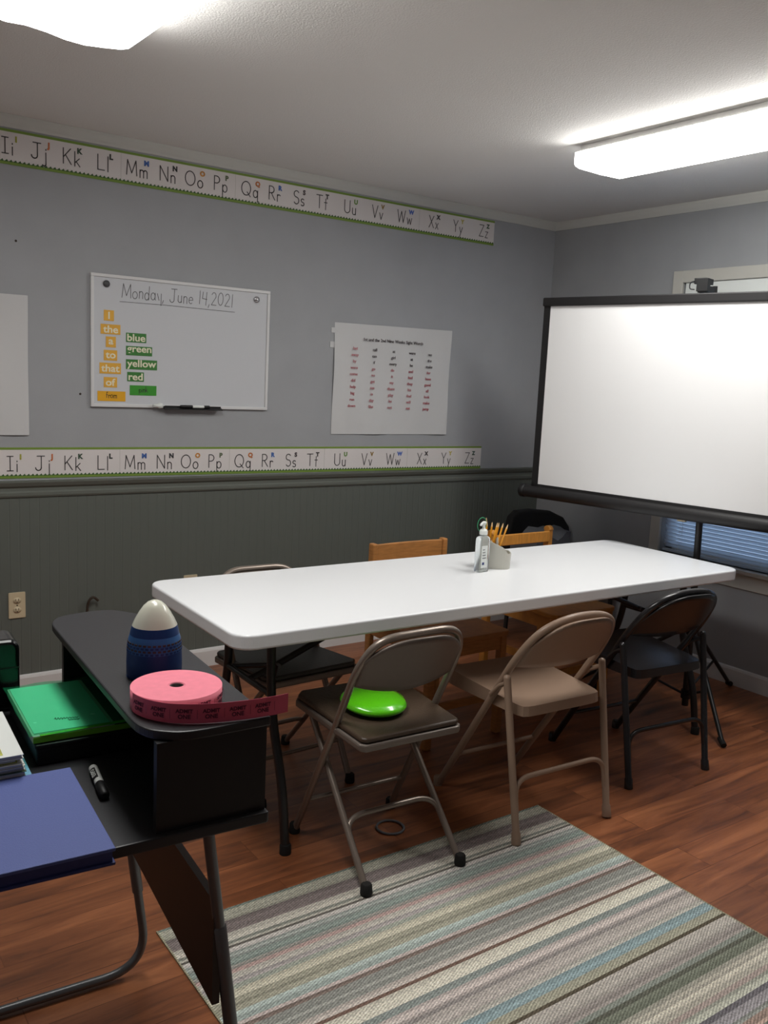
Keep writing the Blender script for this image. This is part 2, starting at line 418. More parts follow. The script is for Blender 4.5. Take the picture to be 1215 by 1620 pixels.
# ---------------------------------------------------------------- window, casing, blind
mb = MB()
cw = .062
mb.box((-.018,WY1,WZ0-.05), (0,WY1+cw,WZ1+cw), M_casing); mb.box((-.018,WY0-cw,WZ0-.05), (0,WY0,WZ1+cw), M_casing)
mb.box((-.018,WY0,WZ1), (0,WY1,WZ1+cw), M_casing); mb.box((-.014,WY0-cw,WZ0-.10), (0,WY1+cw,WZ0-.022), M_casing)
mb.box((-.04,WY0-cw-.02,WZ0-.022), (.02,WY1+cw+.02,WZ0), M_casing)
win = struct(mb.build('window_1', bevel=.003))
mb = MB()
for y0, y1 in ((WY0,WY0+.04), (WY1-.04,WY1), ((WY0+WY1)/2-.02,(WY0+WY1)/2+.02)): mb.box((.05,y0,WZ0), (.085,y1,WZ1), M_trimw)
mb.box((.05,WY0,WZ0), (.085,WY1,WZ0+.05), M_trimw); mb.box((.05,WY0,WZ1-.04), (.085,WY1,WZ1), M_trimw); mb.box((.05,WY0,1.31), (.085,WY1,1.35), M_trimw)
mb.build('window_sash', win)
mb = MB(); mb.box((.066,WY0+.04,WZ0+.05), (.069,WY1-.04,WZ1-.04), M_clear); mb.build('window_pane', win)
bl = thing('window_blind', 'white horizontal slat blind lowered in the window behind the projection screen', 'blind', (.02,(WY0+WY1)/2,WZ1))
hw = (WY1-WY0)/2-.012
mb = MB(); mb.box((-.026,-hw,-.072), (.022,hw,0), M_pumpw); mb.build('headrail', bl, bevel=.003)
mb = MB()
nsl = 66
for i in range(nsl):
    z = -.080-i*.0202
    M = Matrix.Translation((0,0,z)) @ Matrix.Rotation(R(58), 4, 'Y')
    vs = []
    for k in range(5):
        u = -.0125+.025*k/4; h = .0022*(1-(u/.0125)**2)
        vs += [(u,-hw,h), (u,hw,h)]
    mb.add(vs, [(2*k,2*k+1,2*k+3,2*k+2) for k in range(4)], M_slat, True, M)
mb.build('slats', bl)
mb = MB(); zb = -.080-nsl*.0202-.006
mb.box((-.013,-hw,zb-.008), (.013,hw,zb+.006), M_slat); mb.build('bottom_rail', bl, bevel=.003)
mb = MB()
for y in (hw-.10, 0, -hw+.10):
    mb.tube([(-.014,y,-.04),(-.014,y,zb)], .0009, M_pumpw, 5); mb.tube([(.014,y,-.04),(.014,y,zb)], .0009, M_pumpw, 5)
mb.build('ladder_cords', bl)
mb = MB(); mb.tube([(-.03,hw-.12,-.04),(-.034,hw-.125,-.7),(-.032,hw-.13,-1.32)], .0018, M_clear, 6)
mb.build('tilt_wand', bl)

# ---------------------------------------------------------------- ceiling lights
def ceiling_light(x0, x1, y0, y1, m, label, sag):
    t = thing('ceiling_light', label, 'ceiling light', ((x0+x1)/2,(y0+y1)/2,H), 0, None)
    hx = (x1-x0)/2; hy = (y1-y0)/2
    mb = MB(); mb.box((-hx+.025,-hy+.006,-.026), (hx-.025,hy-.006,-.0005), M_trimw); mb.box((-hx-.002,-hy-.002,-.0325), (hx+.002,hy+.002,-.026), M_trimw); mb.build('housing', t, bevel=.003)
    # wraparound acrylic cover: shallow tray with rounded shoulders
    secs = [(-hx,-.033),(-hx,-.074),(-hx+.008,-.083),(-hx+.03,-.089),(0,-.092),(hx-.03,-.089),(hx-.008,-.083),(hx,-.074),(hx,-.033)]
    fine = []
    for (a,b_),(c,d) in zip(secs[:-1], secs[1:]):
        for k in range(3): fine.append((a+(c-a)*k/3, b_+(d-b_)*k/3))
    fine.append(secs[-1])
    mb = MB(); ny = 10; vs = []
    for j in range(ny+1):
        y = -hy+2*hy*j/ny
        for x, z in fine:
            s = sag*(1-abs(2*j/ny-1)**3)
            w = .006*math.sin(x/hx*4.2+.6) if sag else 0
            vs.append((x, y, z-(s+w)*(1 if z < -.06 else 0)))
    n = len(fine); fs = []
    for j in range(ny):
        for i in range(n-1): fs.append((j*n+i, j*n+i+1, (j+1)*n+i+1, (j+1)*n+i))
    mb.add(vs, fs, m, True); mb.add(vs[:n], [tuple(range(n))], M_lampe); mb.add(vs[-n:], [tuple(range(n))[::-1]], M_lampe)
    mb.build('diffuser', t, label='lit white acrylic cover')
    return t
ceiling_light(-1.252, -.943, -2.53, -1.312, M_lamp, 'lit white wraparound ceiling light above the far end of the table, nearest the screen', 0)
ceiling_light(-3.47, -3.10, -2.54, -1.322, M_lampl, 'lit ceiling light with a sagging cover at the top left, above the alphabet border', .008)


# ---------------------------------------------------------------- wall things
def alphabet(name_label, xs, zc, x0, x1, ztop, zbot, seams, h=.062):
    """ztop/zbot: pairs (left, right)"""
    t = thing('alphabet_border', name_label, 'wall border', ((x0+x1)/2,0,(zbot[0]+zbot[1])/2))
    ox, oz = t.location.x, t.location.z
    def zt(x): return ztop[0]+(ztop[1]-ztop[0])*(x-x0)/(x1-x0)
    def zb(x): return zbot[0]+(zbot[1]-zbot[0])*(x-x0)/(x1-x0)
    ys = -.0025
    def quadstrip(mb, fa, fb, m, y):
        vs = []
        for x in (x0, x1):
            vs += [(x-ox,y,fa(x)-oz), (x-ox,y,fb(x)-oz), (x-ox,y+.002,fa(x)-oz), (x-ox,y+.002,fb(x)-oz)]
        mb.add(vs, [(0,4,5,1),(2,3,7,6),(0,2,6,4),(1,5,7,3),(0,1,3,2),(4,6,7,5)], m)
    mb = MB(); quadstrip(mb, lambda x: zt(x), lambda x: zb(x)+.012, M_strip, ys)
    for sx in seams: mb.box((sx-.0007-ox,ys-.0004,zb(sx)+.012-oz), (sx+.0007-ox,ys,zt(sx)-.01-oz), M_casing)
    mb.build('card', t)
    mb = MB(); quadstrip(mb, lambda x: zt(x), lambda x: zt(x)-.010, M_stripg, ys-.0008); mb.build('green_edge', t, label='plain green top edge')
    mb = MB(); quadstrip(mb, lambda x: zb(x)+.013, lambda x: zb(x), M_stripg, ys-.0008)
    n = int((x1-x0)/.0172)
    for i in range(n):
        x = x0+(i+.5)*(x1-x0)/n; w = (x1-x0)/n/2
        z = zb(x)-oz
        mb.add([(x-w-ox,ys-.002,z+.010),(x+w*.9-ox,ys-.002,z+.010),(x+w*.3-ox,ys-.002,z+.020)], [(0,1,2)], M_zig)
        mb.add([(x-w-ox,ys-.002,z+.005),(x+w-ox,ys-.002,z+.005),(x+w-ox,ys-.002,z+.010),(x-w-ox,ys-.002,z+.010)], [(0,1,2,3)], M_stripg)
    mb.build('pointed_edge', t, label='green edge with dark points')
    mb = MB(); mp = MB()
    icol = {'I':(170,170,60),'J':(200,110,60),'K':(60,80,62),'L':(50,54,50),'M':(64,100,170),'N':(60,60,62),'O':(206,140,60),'P':(100,110,84),'Q':(190,110,50),'R':(70,110,180),'S':(76,66,70),'T':(70,66,66),'U':(110,150,70),'V':(150,120,60),'W':(80,110,190),'X':(66,60,60),'Y':(196,180,90),'Z':(60,84,66)}
    for c, x in zip('IJKLMNOPQRSTUVWXYZ', xs):
        zz = zc - .035 + (zt(x)-ztop[0])
        w1 = G[c][0]*h; w2 = G[c.lower()][0]*h
        xx = x-(w1+w2+.012)/2
        M = Matrix.Translation((0,ys-.0006,0))
        mb = MB(); mp = MB()
        ink(mb, [[(xx+px*h-ox, zz+pz*h-oz) for px, pz in l] for l in G[c][1]], .0041, M_ink, M)
        ink(mb, [[(xx+w1+.010+px*h-ox, zz-.004+pz*h-oz) for px, pz in l] for l in G[c.lower()][1]], .0041, M_ink, M)
        vs, fs = font_mesh(c, .030, .0016)
        k = 'picture_'+c
        mm = bpy.data.materials.get(k) or mat(k, icol[c], .6, noise=.3, nscale=200)
        mp.add(vs, fs, mm, False, Matrix.Translation((xx+w1+.012+w2*.75-ox+(.010 if c in 'IJL' else .001), ys-.001, zz+.058-oz)) @ FACE)
        mb.build('letter_pair', t); mp.build('letter_picture', t, label='small coloured picture letter')
    return t
UX = [-3.139,-3.016,-2.885,-2.752,-2.602,-2.462,-2.336,-2.204,-2.054,-1.922,-1.786,-1.655,-1.485,-1.315,-1.138,-.94,-.768,-.577]
LX = [-3.138,-3.013,-2.886,-2.752,-2.603,-2.463,-2.337,-2.206,-2.057,-1.92,-1.785,-1.657,-1.485,-1.313,-1.135,-.935,-.758,-.58]
alphabet('upper alphabet letter border running along the wall just under the ceiling', UX, 2.326, -3.62, -.498, (2.386,2.383), (2.249,2.247), (-2.675,-2.13,-1.04))
alphabet('lower alphabet letter border running along the top of the green chair rail', LX, 1.036, -3.62, -.49, (1.101,1.090), (.968,.9575), (-2.675,-2.13,-1.585,-1.04))

# whiteboard
wb = thing('whiteboard', 'white framed dry erase board with Monday, June 14, 2021 written on it', 'whiteboard', (-2.373,0,1.568))
hw_, hh_ = .437, .289
mb = MB(); mb.box((-hw_+.01,-.010,-hh_+.01), (hw_-.01,-.001,hh_-.01), M_wb); mb.build('writing_surface', wb)
mb = MB()
for a, b_ in (((-hw_,-.016,-hh_),(hw_,0,-hh_+.014)), ((-hw_,-.016,hh_-.014),(hw_,0,hh_)), ((-hw_,-.016,-hh_+.014),(-hw_+.014,0,hh_-.014)), ((hw_-.014,-.016,-hh_+.014),(hw_,0,hh_-.014))): mb.box(a, b_, M_wbf)
mb.build('frame', wb, bevel=.002)
mb = MB(); M = Matrix.Translation((0,-.0102,0))
x = write(mb, 'Monday, June 14,2021', -.300, .196, .060, .0028, M_inkw, M, gap=.10, jit=.05, slant=.06)
ink(mb, [[(-.308,.176),(-.1,.178),(.25,.174)]], .0022, M_inkw, M)
sc = .545/(x+.300)
for i, v in enumerate(mb.v):
    if v.z > .18: mb.v[i] = Vector((-.300+(v.x+.300)*sc, v.y, v.z))
mb.build('handwriting', wb, label='dark marker handwriting of the date')
def magnet(x, z, m, label):
    mb = MB(); mb.lathe([(.013,0),(.015,.001),(.015,.005),(.012,.009),(0,.0095)], m, 20, FACE)
    o = mb.build('round_magnet'); o.location = (x,-.0108,z); tag(o, label, 'magnet'); return o
magnet(-2.741, 1.815, M_gmag, 'dark grey round magnet at the top left of the whiteboard')
magnet(-2.009, 1.811, M_sil, 'shiny silver round magnet at the top right of the whiteboard')
def card(word, x0, z1, x1, z0, mb_, ml, label, hand=False, group=None):
    t = thing('word_magnet', label, 'word card', ((x0+x1)/2,-.0105,(z0+z1)/2), 0, group)
    w = (x1-x0)/2; h = (z1-z0)/2
    mb = MB(); mb.box((-w,-.0012,-h), (w,0,h), mb_); mb.build('card', t)
    mb = MB()
    if hand:
        s = .026; tw = text_w(word, s, .08); write(mb, word, -tw/2, -.008, s, .0024, M_ink, Matrix.Translation((0,-.0014,0)), gap=.08, jit=.04)
    else:
        vs, fs = font_mesh(word, .044, .0009)
        mw = max(v.x for v in vs)-min(v.x for v in vs); cx = (max(v.x for v in vs)+min(v.x for v in vs))/2
        cz = (max(v.y for v in vs)+min(v.y for v in vs))/2
        s = min(1.15, (2*w-.008)/mw)
        mb.add([((v.x-cx)*s,v.y-cz,v.z) for v in vs], fs, ml, False, Matrix.Translation((0,-.0016,0)) @ FACE)
    mb.build('lettering', t)
gy = 'yellow word cards on the whiteboard'; gg = 'green word cards on the whiteboard'
BX = {'I':(-2.752,1.703,-2.707,1.657),'the':(-2.766,1.642,-2.678,1.599),'a':(-2.743,1.589,-2.698,1.542),'to':(-2.752,1.53,-2.692,1.484),'that':(-2.771,1.474,-2.675,1.426),'of':(-2.752,1.411,-2.692,1.366)}
for k, q in BX.items(): card(k, *q, M_yel, M_lett, 'yellow word card reading %s on the whiteboard' % k, group=gy)
card('from', -2.78,1.349,-2.654,1.305, M_yel2, M_ink, 'bright yellow card with from written by hand, lowest on the whiteboard', True, gy)
BX = {'blue':(-2.652,1.611,-2.559,1.57),'green':(-2.652,1.553,-2.531,1.512),'yellow':(-2.652,1.494,-2.507,1.45),'red':(-2.646,1.438,-2.569,1.396)}
for k, q in BX.items(): card(k, *q, M_grn, M_lett, 'green word card reading %s on the whiteboard' % k, group=gg)
G['g'] = G['q']
card('pink', -2.634,1.379,-2.509,1.334, M_grn2, M_ink, 'bright green card with faint dark handwriting below the red card', True, gg)
# marker tray with a marker and a wad of tissue
mt = thing('marker_tray', 'narrow black tray clipped under the whiteboard', 'marker tray', (-2.335,-.017,1.283))
mb = MB(); mb.prism([(-.0,-.003),(-.026,-.010),(-.026,-.006),(-.004,.002),(-.004,.008),(0,.008)], -.145, .145, M_blackp, Matrix(((0,0,1,0),(1,0,0,0),(0,1,0,0),(0,0,0,1)))); mb.build('tray_channel', mt)
mk = thing('dry_erase_marker', 'black and white marker lying in the whiteboard tray', 'marker', (-2.34,-.031,1.2885))
MX = Matrix.Rotation(R(90), 4, 'Y')
mb = MB(); mb.lathe([(.006,-.06),(.007,-.055),(.007,.0)], M_blackp, 14, MX); mb.build('cap', mk)
mb = MB(); mb.lathe([(.0066,.0),(.0066,.055),(.006,.058)], M_pumpw, 14, MX); mb.build('barrel', mk)
mb = MB(); mb.lathe([(.0069,.058),(.0069,.085),(.004,.088)], M_blackp, 14, MX); mb.build('end_plug', mk)
mb = MB()
bm = bmesh.new(); bmesh.ops.create_icosphere(bm, subdivisions=3, radius=.02)
vs = [(v.co.x*1.3*(1+.25*math.sin(9*v.co.z*50+v.co.x*60)), v.co.y*.6, v.co.z*.55*(1+.3*math.sin(v.co.x*220))) for v in bm.verts]; fs = [[v.index for v in f.verts] for f in bm.faces]; bm.free()
mb.add(vs, fs, M_pumpw, True); o = mb.build('tissue_wad'); o.location = (-2.506,-.030,1.290); tag(o, 'crumpled white tissue at the left end of the marker tray', 'tissue')

# posters: slightly wavy sheets
def poster(x0, x1, z0, z1, label, cat='poster', skew=(0,0,0,0)):
    t = thing('wall_poster', label, cat, ((x0+x1)/2,0,(z0+z1)/2))
    w = (x1-x0)/2; h = (z1-z0)/2; mb = MB(); nx = 16; ny = 12; vs = []
    for j in range(ny+1):
        for i in range(nx+1):
            u = -1+2*i/nx; v = -1+2*j/ny
            y = -.006-.003*math.sin(u*5+v*3)-.002*math.sin(u*11-v*4+1)
            dx = (skew[0]*(1-v)/2+skew[2]*(1+v)/2)*(1-u)/2; dz = (skew[1]*(1-u)/2+skew[3]*(1+u)/2)*(1+v)/2
            vs.append((u*w+dx, y, v*h+dz))
    top = [(x,y+.0008,z) for x,y,z in vs]; n = nx+1; N = len(vs); fs = []
    for j in range(ny):
        for i in range(nx): fs.append((j*n+i, j*n+i+1, (j+1)*n+i+1, (j+1)*n+i))
    mb.add(vs+top, fs+[tuple(k+N for k in f[::-1]) for f in fs], M_paper, True)
    mb.build('sheet', t)
    return t
ps = poster(-1.550, -.772, 1.160, 1.738, 'white poster with five red columns of sight words, right of the whiteboard', skew=(0,0,0,.008))
mb = MB(); MT = Matrix.Translation((0,-.0122,0)) @ FACE
vs, fs = font_mesh('1st and the 2nd Nine Weeks Sight Words', .0235, .0002); mb.add(vs, fs, M_inkb, False, MT @ Matrix.Translation((-.015,.212,0))); mb.build('title', ps)
cols = [['but','away','by','were','come','did','help','big','run','down'], ['call','can','if','go','no','get','see','in','day','like'],
        ['at','girl','every','do','it','my','there','play','he','not'], ['were','at','be','and','had','they','his','find','will','eat'], ['we','the','make','for','have','good','all','look','make','jump']]
for i, cwd in enumerate(cols):
    mb = MB()
    for j, wd in enumerate(cwd):
        vs, fs = font_mesh(wd, .022, .0002); mb.add(vs, fs, M_red if (j > 2 or i == 0) else M_inkb, False, MT @ Matrix.Translation((-.262+i*.125-j*.0012, .163-j*.0335-i*.002, 0)))
    mb.build('word_column', ps)
mb = MB()
mb.box((-.415,-.0035,.16), (-.36,-.0022,.19), M_paper); mb.box((-.41,-.0035,.235), (-.37,-.0022,.262), M_paper); mb.build('tape', ps, label='clear tape')
poster(-3.78, -3.071, 1.152, 1.735, 'blank white poster sheet on the wall left of the whiteboard')
for i, (x, z) in enumerate(((-3.112,1.952), (-2.852,1.333), (-1.353,1.379))):
    mb = MB(); mb.lathe([(.005,0),(.004,.003),(0,.0035)], M_dark, 10, FACE); o = mb.build('wall_tack'); o.location = (x,-.0003,z)
    tag(o, ['tiny dark tack high on the wall above the blank poster', 'tiny tack in the wall left of the whiteboard', 'tiny tack in the wall beside the sight word poster'][i], 'tack')

def outlet(x, z, label):
    t = thing('wall_outlet', label, 'outlet', (x,-.008,z))
    mb = MB(); mb.prism(rrect(-.035,-.0575,.035,.0575,.004,3), 0, .006, M_ivory, FACE); mb.build('cover_plate', t, bevel=.0015)
    for s in (-1, 1):
        mb = MB(); M = Matrix.Translation((0,0,s*.021)) @ FACE
        mb.lathe([(.017,.005),(.017,.0075),(0,.0076)], M_ivory, 24, M, 1, .82)
        for a in (-.006, .006): mb.box((a-.0012,-.001,.0076), (a+.0012,.008,.0082), M_dark, M)
        mb.lathe([(.0024,.0076),(.0024,.0082),(0,.0082)], M_dark, 10, M @ Matrix.Translation((0,-.007,0)))
        mb.build('receptacle', t)
    mb = MB(); mb.lathe([(.003,.006),(.003,.0075),(0,.0078)], M_dark, 10, FACE); mb.build('screw', t)
outlet(-3.131, .411, 'ivory double wall outlet low on the green wall left of the black desk')
outlet(-2.328, .416, 'ivory wall outlet just showing above the far edge of the white table')

# ---------------------------------------------------------------- rug
rug_list = [(8,(110,130,118)),(40,(160,160,138)),(47,(112,96,96)),(30,(186,180,164)),(10,(124,130,118)),(7,(180,176,160)),(8,(74,68,62)),(15,(178,172,166)),(22,(140,152,146)),(23,(120,142,134)),
 (12,(150,146,138)),(13,(172,132,126)),(20,(172,166,154)),(15,(160,150,150)),(15,(142,152,136)),(25,(184,178,150)),(40,(152,150,124)),(30,(150,172,166)),(10,(186,166,160)),(12,(122,98,88)),(48,(146,150,142)),
 (20,(186,172,162)),(10,(124,82,66)),(40,(204,198,176)),(20,(130,146,142)),(30,(190,174,168)),(10,(150,140,138)),(38,(192,180,172)),(15,(200,196,182)),(30,(116,152,162)),(25,(160,158,130)),(10,(86,72,50)),
 (40,(168,160,150)),(25,(160,148,142)),(14,(150,164,150)),(12,(88,92,76)),(26,(120,132,108)),(12,(180,176,156)),(45,(204,196,174)),(14,(184,158,148)),(24,(176,180,160)),(14,(96,92,104)),(24,(176,170,180)),(12,(140,146,140)),(26,(190,150,132)),(16,(108,112,96)),(40,(196,190,166)),(22,(160,176,164)),(12,(96,104,92)),(20,(184,120,130)),(16,(134,146,90))]
def rug_mat():
    m = bpy.data.materials.new('woven_stripes'); m.use_nodes = True; nt = m.node_tree; N = nt.nodes; L = nt.links
    b = N['Principled BSDF']; b.inputs['Roughness'].default_value = .95; b.inputs['Specular IOR Level'].default_value = .1
    at = N.new('ShaderNodeAttribute'); at.attribute_name = 'Col'
    tc = N.new('ShaderNodeTexCoord')
    mp = N.new('ShaderNodeMapping'); mp.inputs['Scale'].default_value = (1, 1.6, 1); mp.inputs['Rotation'].default_value = (0,0,R(52)); L.new(tc.outputs['Object'], mp.inputs[0])
    wv = N.new('ShaderNodeTexWave'); wv.inputs['Scale'].default_value = 32; wv.inputs['Distortion'].default_value = 1.2; wv.inputs['Detail'].default_value = 2; wv.inputs['Detail Scale'].default_value = 3
    L.new(mp.outputs[0], wv.inputs['Vector'])
    n = N.new('ShaderNodeTexNoise'); n.inputs['Scale'].default_value = 190; n.inputs['Detail'].default_value = 2; L.new(tc.outputs['Object'], n.inputs['Vector'])
    mr = N.new('ShaderNodeMapRange'); mr.inputs['To Min'].default_value = .72; mr.inputs['To Max'].default_value = 1.12; L.new(wv.outputs['Fac'], mr.inputs['Value'])
    mr2 = N.new('ShaderNodeMapRange'); mr2.inputs['From Min'].default_value = .3; mr2.inputs['From Max'].default_value = .7; mr2.inputs['To Min'].default_value = .68; mr2.inputs['To Max'].default_value = 1.3; L.new(n.outputs['Fac'], mr2.inputs['Value'])
    mu = N.new('ShaderNodeMath'); mu.operation = 'MULTIPLY'; L.new(mr.outputs[0], mu.inputs[0]); L.new(mr2.outputs[0], mu.inputs[1])
    vm = N.new('ShaderNodeVectorMath'); vm.operation = 'SCALE'; L.new(at.outputs['Color'], vm.inputs[0]); L.new(mu.outputs[0], vm.inputs['Scale'])
    L.new(vm.outputs[0], b.inputs['Base Color'])
    bu = N.new('ShaderNodeBump'); bu.inputs['Strength'].default_value = .6; bu.inputs['Distance'].default_value = .003; L.new(wv.outputs['Fac'], bu.inputs['Height']); L.new(bu.outputs[0], b.inputs['Normal'])
    return m
def soften(c):
    g = sum(c)/3; c = tuple(g+(a-g)*.68 for a in c)
    return tuple(min(250,(a*.80+k*.20)*1.12+10) for a, k in zip(c, (176,170,156)))
def build_rug():
    x0, x1 = -3.235, -1.845; y = -1.935; T = .004
    mb = MB(); mm = rug_mat(); colors = []
    def row(ya, yb, c):
        mb.add([(x0,yb,T),(x1,yb,T),(x1,ya,T),(x0,ya,T)], [(0,1,2,3)], mm); colors.append(lin(c))
    ytop = y
    i = 0
    seq = list(rug_list)
    while y > -3.95:
        if i < len(seq): w, c = seq[i]
        else:
            w, c = random.choice(rug_list[6:]); 
        y2 = y-w*.00108
        # narrow yarn rows inside each stripe, slightly varied
        k = max(1, round(w/8))
        for q in range(k):
            c = soften(c) if q == 0 else c; v = random.uniform(.86, 1.10); row(y+(y2-y)*q/k, y+(y2-y)*(q+1)/k, tuple(max(0,min(255,a*v)) for a in c))
        y = y2; i += 1
    yend = y
    mb.add([(x0,ytop,0),(x1,ytop,0),(x1,ytop,T),(x0,ytop,T)], [(3,2,1,0)], mm); colors.append(lin((110,120,108)))
    mb.add([(x0,yend,0),(x1,yend,0),(x1,yend,T),(x0,yend,T)], [(0,1,2,3)], mm); colors.append(lin((150,150,130)))
    for x, s in ((x0,1),(x1,-1)):
        mb.add([(x,ytop,0),(x,yend,0),(x,yend,T),(x,ytop,T)], [(0,1,2,3) if s == 1 else (3,2,1,0)], mm); colors.append(lin((170,168,142)))
    for x in (x0-.004, x1):   # bound edges
        mb.box((x,yend,.0005), (x+.004,ytop,T+.001), mm)
        colors.extend([lin((176,172,146))]*6)
    o = mb.build('striped_rug')
    ca = o.data.color_attributes.new('Col', 'FLOAT_COLOR', 'CORNER')
    for p, c in zip(o.data.polygons, colors):
        for li in p.loop_indices: ca.data[li].color = (*c, 1)
    tag(o, 'woven rug in narrow multicoloured cream, green and mauve stripes on the wood floor', 'rug')
build_rug()
RUGZ = .0085

# ---------------------------------------------------------------- folding table
TX0, TX1, TY0, TY1, TZ = -2.967, -.651, -1.859, -1.129, .74
tb = thing('folding_table', 'long white plastic folding table with black metal legs', 'table', ((TX0+TX1)/2,(TY0+TY1)/2,0), -.020)
hx, hy = (TX1-TX0)/2, (TY1-TY0)/2
mb = MB(); mb.prism(rrect(-hx,-hy,hx,hy,.062,8), TZ-.046, TZ, M_white, smooth=False); mb.build('tabletop', tb, bevel=.007, seg=3)
mb = MB()
for s in (-1,1): mb.box((-hx+.12,s*(hy-.10)-.012,TZ-.066), (hx-.12,s*(hy-.10)+.012,TZ-.047), M_blackm)
mb.build('side_rails', tb)
for sx, lx in ((-1,-hx+.215), (1,hx-.095)):
    for sy in (-1, 1):
        mb = MB()
        pts = rounded([(lx,sy*.15,TZ-.05),(lx,sy*.165,.42),(lx,sy*.255,.20),(lx,sy*.285,.012)], [.10,.08])
        mb.tube(pts, .0145, M_blackm, 12); mb.build('leg', tb)
        mb = MB(); mb.lathe([(.018,0),(.018,.028),(.0155,.032)], M_rubber, 14, Matrix.Translation((lx,sy*.286,0))); mb.build('foot_cap', tb)
    mb = MB(); mb.tube([(lx,-.16,.47),(lx,.16,.47)], .011, M_blackm); mb.build('crossbar', tb)
    mb = MB(); mb.tube([(lx,0,.47),(lx-sx*.10,0,.505),(lx-sx*.55,0,TZ-.055)], .011, M_blackm)
    mb.tube([(lx,-.15,.47),(lx-sx*.10,0,.505)], .009, M_blackm); mb.tube([(lx,.15,.47),(lx-sx*.10,0,.505)], .009, M_blackm)
    mb.lathe([(.009,-.018),(.009,.018)], M_steel, 12, Matrix.Translation((lx-sx*.10,0,.505)) @ FACE)
    mb.build('diagonal_brace', tb)
    mb = MB(); mb.box((lx-.02,-.25,TZ-.062), (lx+.02,.25,TZ-.047), M_blackm); mb.build('leg_mount', tb)

# ---------------------------------------------------------------- folding chairs
def back_panel(mb, hw, ztop, zside, zbot, sagb, yf, curve, m, th=.012, nx=18, nz=8, arch=.0):
    """pressed backrest; yf(z) is the plane of the tubes"""
    vs = []
    for side in (0, 1):
        for j in range(nz+1):
            for i in range(nx+1):
                u = -1+2*i/nx; x = u*hw
                zt = zside+(ztop-zside)*(1-abs(u)**3.2)
                zb = zbot-sagb*(1-abs(u)**2)
                z = zb+(zt-zb)*j/nz
                y = yf(z)-curve*(1-u*u)-(th if side else 0)
                vs.append((x,y,z))
    n = nx+1; N = n*(nz+1); fs = []
    for j in range(nz):
        for i in range(nx):
            a = (j*n+i, j*n+i+1, (j+1)*n+i+1, (j+1)*n+i); fs.append(a[::-1]); fs.append(tuple(k+N for k in a))
    for i in range(nx):
        fs.append((i,i+1,N+i+1,N+i)); a = nz*n+i; fs.append((a+1,a,N+a,N+a+1))
    for j in range(nz):
        fs.append((j*n+n, j*n, N+j*n, N+j*n+n)); a = j*n+nx; fs.append((a,a+n,N+a+n,N+a))
    mb.add(vs, fs, m, True)

def chair_slim(label, loc, rz, vin, group=None):
    """slim tube folding chair with a padded seat; +y is forward"""
    t = thing('folding_chair', label, 'chair', loc, rz, group)
    Hh = .752; yf0, yt = .195, -.20
    def yl(z): return yf0+(yt-yf0)*z/Hh
    hwid = .172
    # front frame: feet - up - over the backrest
    r = .0115
    pts = [(-.185,yl(.02),.02)]
    side = rounded([(-.185,yl(.02),.02),(-.178,yl(.45),.45),(-.180,yl(.655),.655),(-.135,yl(.735),.740),(.135,yl(.735),.746),(.180,yl(.665),.665),(.178,yl(.45),.45),(.185,yl(.02),.02)], [.05,.07,.07,.07,.07,.05], 7)
    mb = MB(); mb.tube(side, r, M_greym, 12); mb.build('front_frame', t)
    mb = MB(); back_panel(mb, .171, .738, .672, .585, .030, yl, .026, M_greyback); mb.build('backrest', t, label='painted metal backrest')
    # rear frame
    fy, sy = -.232, .150
    def yr(z): return fy+(sy-fy)*z/.41
    for s in (-1, 1):
        mb = MB(); mb.tube([(s*.168,yr(.02),.02),(s*.158,yr(.41),.41)], .0105, M_greym, 12); mb.build('rear_leg', t)
    for s in (-1, 1):
        for y, x in ((yl(.008),.186), (yr(.008),.169)):
            mb = MB(); mb.lathe([(.017,0),(.0185,.006),(.0165,.030),(.013,.034)], M_rubber, 14, Matrix.Translation((s*x,y,0))); mb.build('foot_cap', t)
    mb = MB()
    mb.tube(rounded([(-.166,yr(.085),.085),(-.163,yr(.165),.165),(.163,yr(.165),.165),(.166,yr(.085),.085)], .075, 8), .0085, M_greym, 10); mb.build('rear_stretcher', t)
    mb = MB(); mb.tube([(-.176,yl(.14),.14),(.176,yl(.14),.14)], .0075, M_greym, 10); mb.build('front_stretcher', t)
    mb = MB(); mb.prism([(-.180,-.175),(-.165,-.190),(.165,-.190),(.180,-.175),(.196,.19),(.17,.222),(-.17,.222),(-.196,.19)], .405, .428, M_greyback, Matrix.Translation((0,-.19,.43)) @ Matrix.Rotation(R(2.6),4,'X') @ Matrix.Translation((0,.19,-.426))); 
    o = mb.build('seat_pan', t, bevel=.006)
    mb = MB(); mb.prism([(-.174,-.170),(-.160,-.184),(.160,-.184),(.174,-.170),(.190,.188),(.165,.216),(-.165,.216),(-.190,.188)], .429, .446, vin, Matrix.Translation((0,-.19,.43)) @ Matrix.Rotation(R(2.6),4,'X') @ Matrix.Translation((0,.19,-.426))); mb.build('seat_pad', t, bevel=.007, seg=3, label='padded vinyl seat')
    return t

